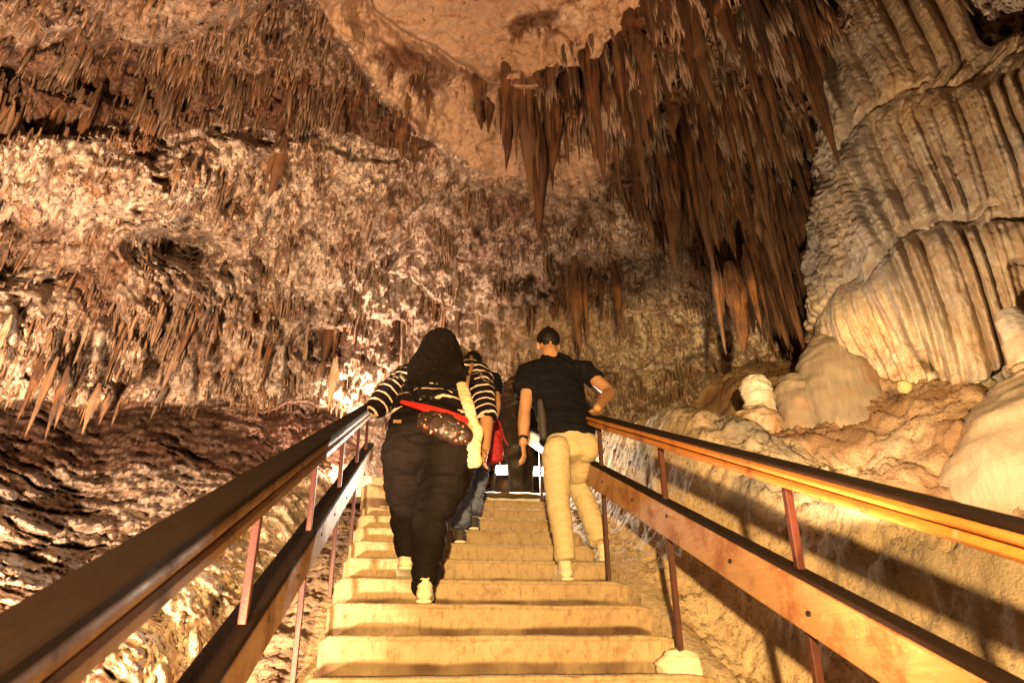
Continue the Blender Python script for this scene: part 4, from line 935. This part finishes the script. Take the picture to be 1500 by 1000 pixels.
# --- the woman with long hair
def build_woman():
    root = empty('person', (0.0, 3.85, step_z(0)), 'woman with long black hair, striped top and dark trousers climbing by the left rail', 'person')
    z0, z1 = step_z(0), step_z(1)
    pel = W(631, 662, 3.86); hipL, hipR = W(596, 675, 3.90), W(664, 675, 3.84)
    kneR, ankR = W(632, 758, 3.78), W(622, 850, 3.74); kneL, ankL = W(592, 740, 4.08), W(598, 806, 4.08)
    wst = W(632, 605, 3.96); chs = W(640, 570, 4.08); upb = W(645, 545, 4.16); nk = W(645, 524, 4.24); hd = W(645, 506, 4.27)
    shL, shR = W(590, 558, 4.10), W(698, 550, 4.10)
    elL = W(556, 592, 4.02); wrL = W(550, 592, 4.26); knL = W(548, 592, 4.34)
    elR, wrR, knR = W(712, 612, 3.98), W(711, 658, 3.90), W(708, 676, 3.88)
    def body(b):
        tube(b, [pel, wst, chs, upb], [(0.22, 0.15), (0.19, 0.13), (0.19, 0.13), (0.15, 0.10)], 20, 4)
        tube(b, [upb, nk, hd], [(0.07, 0.065), (0.055, 0.055), (0.055, 0.06)], 16, 4)
        ball(b, hd, (0.072, 0.09, 0.105)); ball(b, hd + Vector((0, 0.05, -0.055)), (0.05, 0.05, 0.055)); ball(b, hd + Vector((0, 0.10, -0.015)), (0.013, 0.02, 0.02))
        tube(b, [shL, shL.lerp(elL, .5), elL, elL.lerp(wrL, .4), wrL], [0.060, 0.058, 0.046, 0.044, 0.028], 14, 4); hand(b, wrL, knL, (1, 0, 0), 0.5, -1, 0.078, drop=-1)
        tube(b, [shR, shR.lerp(elR, .5), elR, elR.lerp(wrR, .4), wrR], [0.060, 0.058, 0.046, 0.044, 0.028], 14, 4); hand(b, wrR, knR, (0.4, 0.9, 0), 0.4, 1, 0.078, drop=1)
        for hp, kn, an in ((hipL, kneL, ankL), (hipR, kneR, ankR)): tube(b, [hp, hp.lerp(kn, .5), kn, kn.lerp(an, .4), an, an - Vector((0, 0, .05))], [0.11, 0.10, 0.07, 0.06, 0.042, 0.04], 14, 3)
    fuse('body', body, 0.0075, M['skin'], root, 3)
    def pants(b):
        tube(b, [W(628, 612, 3.96), W(628, 635, 3.89), pel, pel - Vector((0, 0, 0.10))], [(0.235, 0.15), (0.265, 0.17), (0.275, 0.185), (0.24, 0.175)], 28, 4, cap=0.2)
        for s, hp in ((-1, hipL), (1, hipR)): ball(b, hp + Vector((s*0.01, -0.06, 0.03)), (0.145, 0.15, 0.15))
        tube(b, [hipR + Vector((-0.01, 0, 0.03)), hipR.lerp(kneR, .45), kneR, kneR.lerp(ankR, .4), ankR, ankR - Vector((0, 0, 0.02))], [(0.155, 0.165), (0.140, 0.145), (0.098, 0.105), (0.090, 0.098), (0.064, 0.072), (0.062, 0.07)], 20, 4, cap=0.1)
        tube(b, [hipL + Vector((0.01, 0, 0.03)), hipL.lerp(kneL, .5), kneL, kneL.lerp(ankL, .5), ankL - Vector((0, 0, 0.03))], [(0.150, 0.165), (0.130, 0.14), (0.092, 0.10), (0.082, 0.09), (0.060, 0.066)], 20, 4, cap=0.1)
    fuse('trousers', pants, 0.0095, M['legging'], root, 4, folds(0.012, (6, 6, 16), 5))
    dT = (nk - pel)
    aL = (elL - shL); aR = (elR - shR)
    def stripes(me, V):
        t = (V - np.array(pel)) @ np.array(dT)/dT.length_squared; s = t*dT.length/0.058
        for sh, el, kk in ((shL, elL, 1), (shR, elR, 1)):
            ax = el - sh; ts = (V - np.array(sh)) @ np.array(ax)/ax.length_squared; tc = np.clip(ts, 0, 1.4)
            dist = np.linalg.norm(V - (np.array(sh) + tc[:, None]*np.array(ax)), axis=1)
            # arms carry their own stripes, running round the sleeve
            s = np.where((dist < 0.105) & (ts > 0.16), -ts*ax.length/0.058 + 0.35, s)
        s = s + 0.18*fbm(V*5, 2)
        at = me.attributes.new('stripe', 'FLOAT', 'POINT'); at.data.foreach_set('value', (s + 50).astype(np.float32))
    def top(b):
        tube(b, [W(630, 606, 3.93), wst + Vector((0, 0, 0.02)), chs, upb, W(645, 530, 4.2)], [(0.262, 0.170), (0.250, 0.165), (0.238, 0.158), (0.200, 0.125), (0.09, 0.08)], 26, 4, cap=0.12)
        tube(b, [upb + Vector((-0.05, 0, 0)), shL, shL.lerp(elL, .55), elL, elL.lerp(wrL, 0.18)], [(0.10, 0.10), (0.098, 0.100), (0.086, 0.088), (0.074, 0.078), (0.070, 0.072)], 18, 5, cap=0.15)
        tube(b, [upb + Vector((0.05, 0, 0)), shR, shR.lerp(elR, .55), elR], [(0.10, 0.10), (0.098, 0.100), (0.084, 0.088), (0.078, 0.082)], 18, 5, cap=0.12)
    fuse('striped_top', top, 0.008, M['stripe'], root, 4, folds(0.011, (7, 7, 9), 2), post=stripes)
    def hairb(b):
        ball(b, hd + Vector((0, -0.01, 0.004)), (0.122, 0.120, 0.126), 20)
        tube(b, [hd + Vector((0.0, -0.05, 0.03)), W(644, 518, 4.12), W(640, 538, 4.00), W(638, 560, 3.92), W(640, 582, 3.86)], [(0.120, 0.08), (0.165, 0.07), (0.200, 0.06), (0.190, 0.050), (0.13, 0.035)], 26, 5)
        for k in range(34):
            x0 = U(592, 694); tube(b, [W(620 + (x0 - 592)*0.5, U(530, 545), 3.96), W(x0, U(556, 572), 3.89), W(x0 + U(-4, 4), U(576, 606) - abs(x0 - 642)*0.35, 3.83)], [0.028, 0.020, 0.007], 8, 4)
    fuse('hair', hairb, 0.0075, M['hair'], root, 1, folds(0.007, (26, 26, 4), 1))
    shoe(root, (ankR.x, 3.665), (ankR.x + 0.012, 3.925), z0, M['shoe'], M['sole'], 0.10, 0.050)
    shoe(root, (ankL.x - 0.01, 4.035), (ankL.x - 0.015, 4.29, z1), z1 + 0.05, M['shoe'], M['sole'], 0.10, 0.050)
    part('hip_label', lambda b: bar(b, W(576, 614.5, 3.735), W(588, 614.5, 3.735), 0.01, 0.022, 0.003), M['strap'], root)
    # things she carries
    pch = empty('waist_bag', W(648, 628, 3.60), 'black floral waist bag on a wide red strap slung across the hips of the woman', 'waist bag')
    a, c = W(620, 614, 3.635), W(683, 640, 3.60); md = (a + c)/2
    def pouch(b): tube(b, [a, a.lerp(c, .15), md + Vector((0, -0.03, 0)), a.lerp(c, .85), c], [(0.035, 0.055), (0.045, 0.075), (0.052, 0.082), (0.045, 0.075), (0.035, 0.055)], 20, 4, ref=(0, 1, 0))
    pc = fuse('pouch', pouch, 0.008, M['floral'], pch, 3, folds(0.006, (14, 14, 14)))
    def zipp(b): tube(b, [a + Vector((0.01, -0.045, 0.02)), md + Vector((0, -0.080, 0.022)), c + Vector((-0.01, -0.045, 0.02))], [0.005, 0.005, 0.005], 8, 5)
    zz = part('zip', zipp, M['steel'], pch, True); zz.parent = pc; zz.matrix_parent_inverse = Matrix()
    def belt(b): tube(b, [W(588, 588, 3.83), W(622, 597, 3.68), W(655, 607, 3.635), W(688, 618, 3.68), W(700, 620, 3.85)], [(0.006, 0.014), (0.008, 0.026), (0.009, 0.031), (0.008, 0.026), (0.006, 0.018)], 14, 5, ref=(0, 1, 0))
    part('red_strap', belt, M['redcloth'], pch, True, 'wide bright red strap')
    bag = empty('shoulder_bag', W(697, 660, 3.68), 'folded cream cloth bag hanging by a thin brown strap from the woman\'s right shoulder', 'shoulder bag')
    def cloth(b): tube(b, [W(676, 562, 3.80), W(684, 588, 3.72), W(692, 616, 3.68), W(696, 632, 3.66), W(692, 655, 3.66), W(696, 682, 3.68)], [(0.034, 0.014), (0.038, 0.020), (0.030, 0.022), (0.048, 0.030), (0.050, 0.034), (0.040, 0.024)], 18, 5, cap=0.4)
    fuse('cloth_body', cloth, 0.007, M['cloth'], bag, 2, folds(0.005, (16, 16, 22), 4))
    part('thin_strap', lambda b: tube(b, [W(690, 521, 4.16), W(692, 532, 4.02), W(687, 548, 3.90), W(684, 566, 3.80)], [(0.012, 0.004), (0.013, 0.004), (0.012, 0.004), (0.011, 0.004)], 10, 4), M['strap'], bag, True)
build_woman()

# --- the person ahead, mostly hidden
def build_third():
    root = empty('person', (0.4, 4.95, step_z(3)), 'person in blue jeans and dark top climbing ahead, half hidden behind the striped top', 'person')
    z3, z4 = step_z(3), step_z(4)
    aL, aR = W(674, 757, 4.86), W(692, 738, 5.22); kL, kR = W(676, 718, 4.92), W(698, 708, 5.16); hL, hR = W(682, 672, 5.05), W(702, 670, 5.12)
    pel = W(692, 662, 5.08); chs = W(698, 590, 5.16); upb = W(699, 558, 5.20); hd = W(692, 534, 5.22)
    shR = W(722, 556, 5.20); elR = W(727, 592, 5.14); wrR = W(722, 620, 5.22); shL = W(676, 556, 5.20); elL = W(664, 592, 5.20); wrL = W(668, 625, 5.26)
    def body(b):
        tube(b, [pel, chs, upb], [(0.14, 0.10), (0.15, 0.10), (0.13, 0.09)], 18, 4); tube(b, [upb, hd], [0.06, 0.058], 14, 4); ball(b, hd, (0.074, 0.092, 0.108)); ball(b, hd + Vector((0, 0.10, -0.02)), (0.014, 0.02, 0.02))
        for sh, el, wr, k in ((shR, elR, wrR, 1), (shL, elL, wrL, -1)): tube(b, [sh, el, wr], [0.048, 0.040, 0.027], 12, 5); hand(b, wr, wr + (wr - el).normalized()*0.07, (0.4, 0.9, 0), 0.4, k)
        for h, k, a_ in ((hL, kL, aL), (hR, kR, aR)): tube(b, [h, k, a_, a_ - Vector((0, 0, .04))], [0.07, 0.05, 0.036, 0.034], 12, 4)
    fuse('body', body, 0.009, M['skin'], root, 3)
    def jeans(b):
        tube(b, [pel + Vector((0, 0, .1)), pel, pel - Vector((0, 0, .08))], [(0.15, 0.11), (0.165, 0.125), (0.15, 0.12)], 20, 4, cap=.2)
        for h, k, a_ in ((hL, kL, aL), (hR, kR, aR)): tube(b, [h, h.lerp(k, .5), k, k.lerp(a_, .5), a_ - Vector((0, 0, 0.05))], [(0.088, 0.095), (0.082, 0.088), (0.068, 0.074), (0.064, 0.068), (0.060, 0.066)], 16, 4, cap=.1)
    fuse('jeans', jeans, 0.009, M['jean'], root, 3, folds(0.018, (9, 9, 20), 6))
    def top(b):
        tube(b, [W(692, 640, 5.1), chs, upb, W(695, 542, 5.22)], [(0.16, 0.13), (0.17, 0.13), (0.165, 0.11), (0.08, 0.075)], 22, 4, cap=.15)
        tube(b, [upb, shR, shR.lerp(elR, .55)], [0.085, 0.078, 0.07], 14, 4, cap=.15); tube(b, [upb, shL, shL.lerp(elL, .55)], [0.085, 0.078, 0.07], 14, 4, cap=.15)
    fuse('dark_top', top, 0.009, M['shirt'], root, 3, folds(0.010, (8, 8, 8), 9))
    fuse('hair', lambda b: (ball(b, hd + Vector((0, -0.012, 0.016)), (0.088, 0.104, 0.112)), ball(b, hd + Vector((0, -0.05, -0.05)), (0.07, 0.05, 0.07))), 0.007, M['hair'], root, 1, folds(0.004, (50, 50, 20)))
    shoe(root, (aL.x, 4.79), (aL.x + 0.0, 5.05), z3, M['sneaker'], M['sole'], 0.07); shoe(root, (aR.x + 0.01, 5.16), (aR.x + 0.03, 5.40), z4, M['sneaker'], M['sole'], 0.07)
    bg = empty('red_bag', W(724, 660, 5.0), 'crimson cloth bag with dangling cords on the back of the person ahead', 'bag')
    fuse('bag_body', lambda b: tube(b, [W(716, 598, 5.0), W(718, 625, 4.95), W(720, 652, 4.94), W(722, 672, 4.96)], [(0.05, 0.05), (0.085, 0.06), (0.090, 0.06), (0.070, 0.05)], 18, 4), 0.009, M['redbag'], bg, 3, folds(0.014, (9, 9, 14), 4))
    part('cord', lambda b: tube(b, [W(725, 605, 5.0), W(733, 622, 5.0), W(738, 640, 5.0), W(744, 652, 5.0)], [0.006]*4, 8, 5), M['redbag'], bg, True)
    part('tassel', lambda b: tube(b, [W(722, 670, 4.95), W(730, 672, 4.95), W(733, 682, 4.95)], [0.005]*3, 8, 5), M['sole'], bg, True)
build_third()
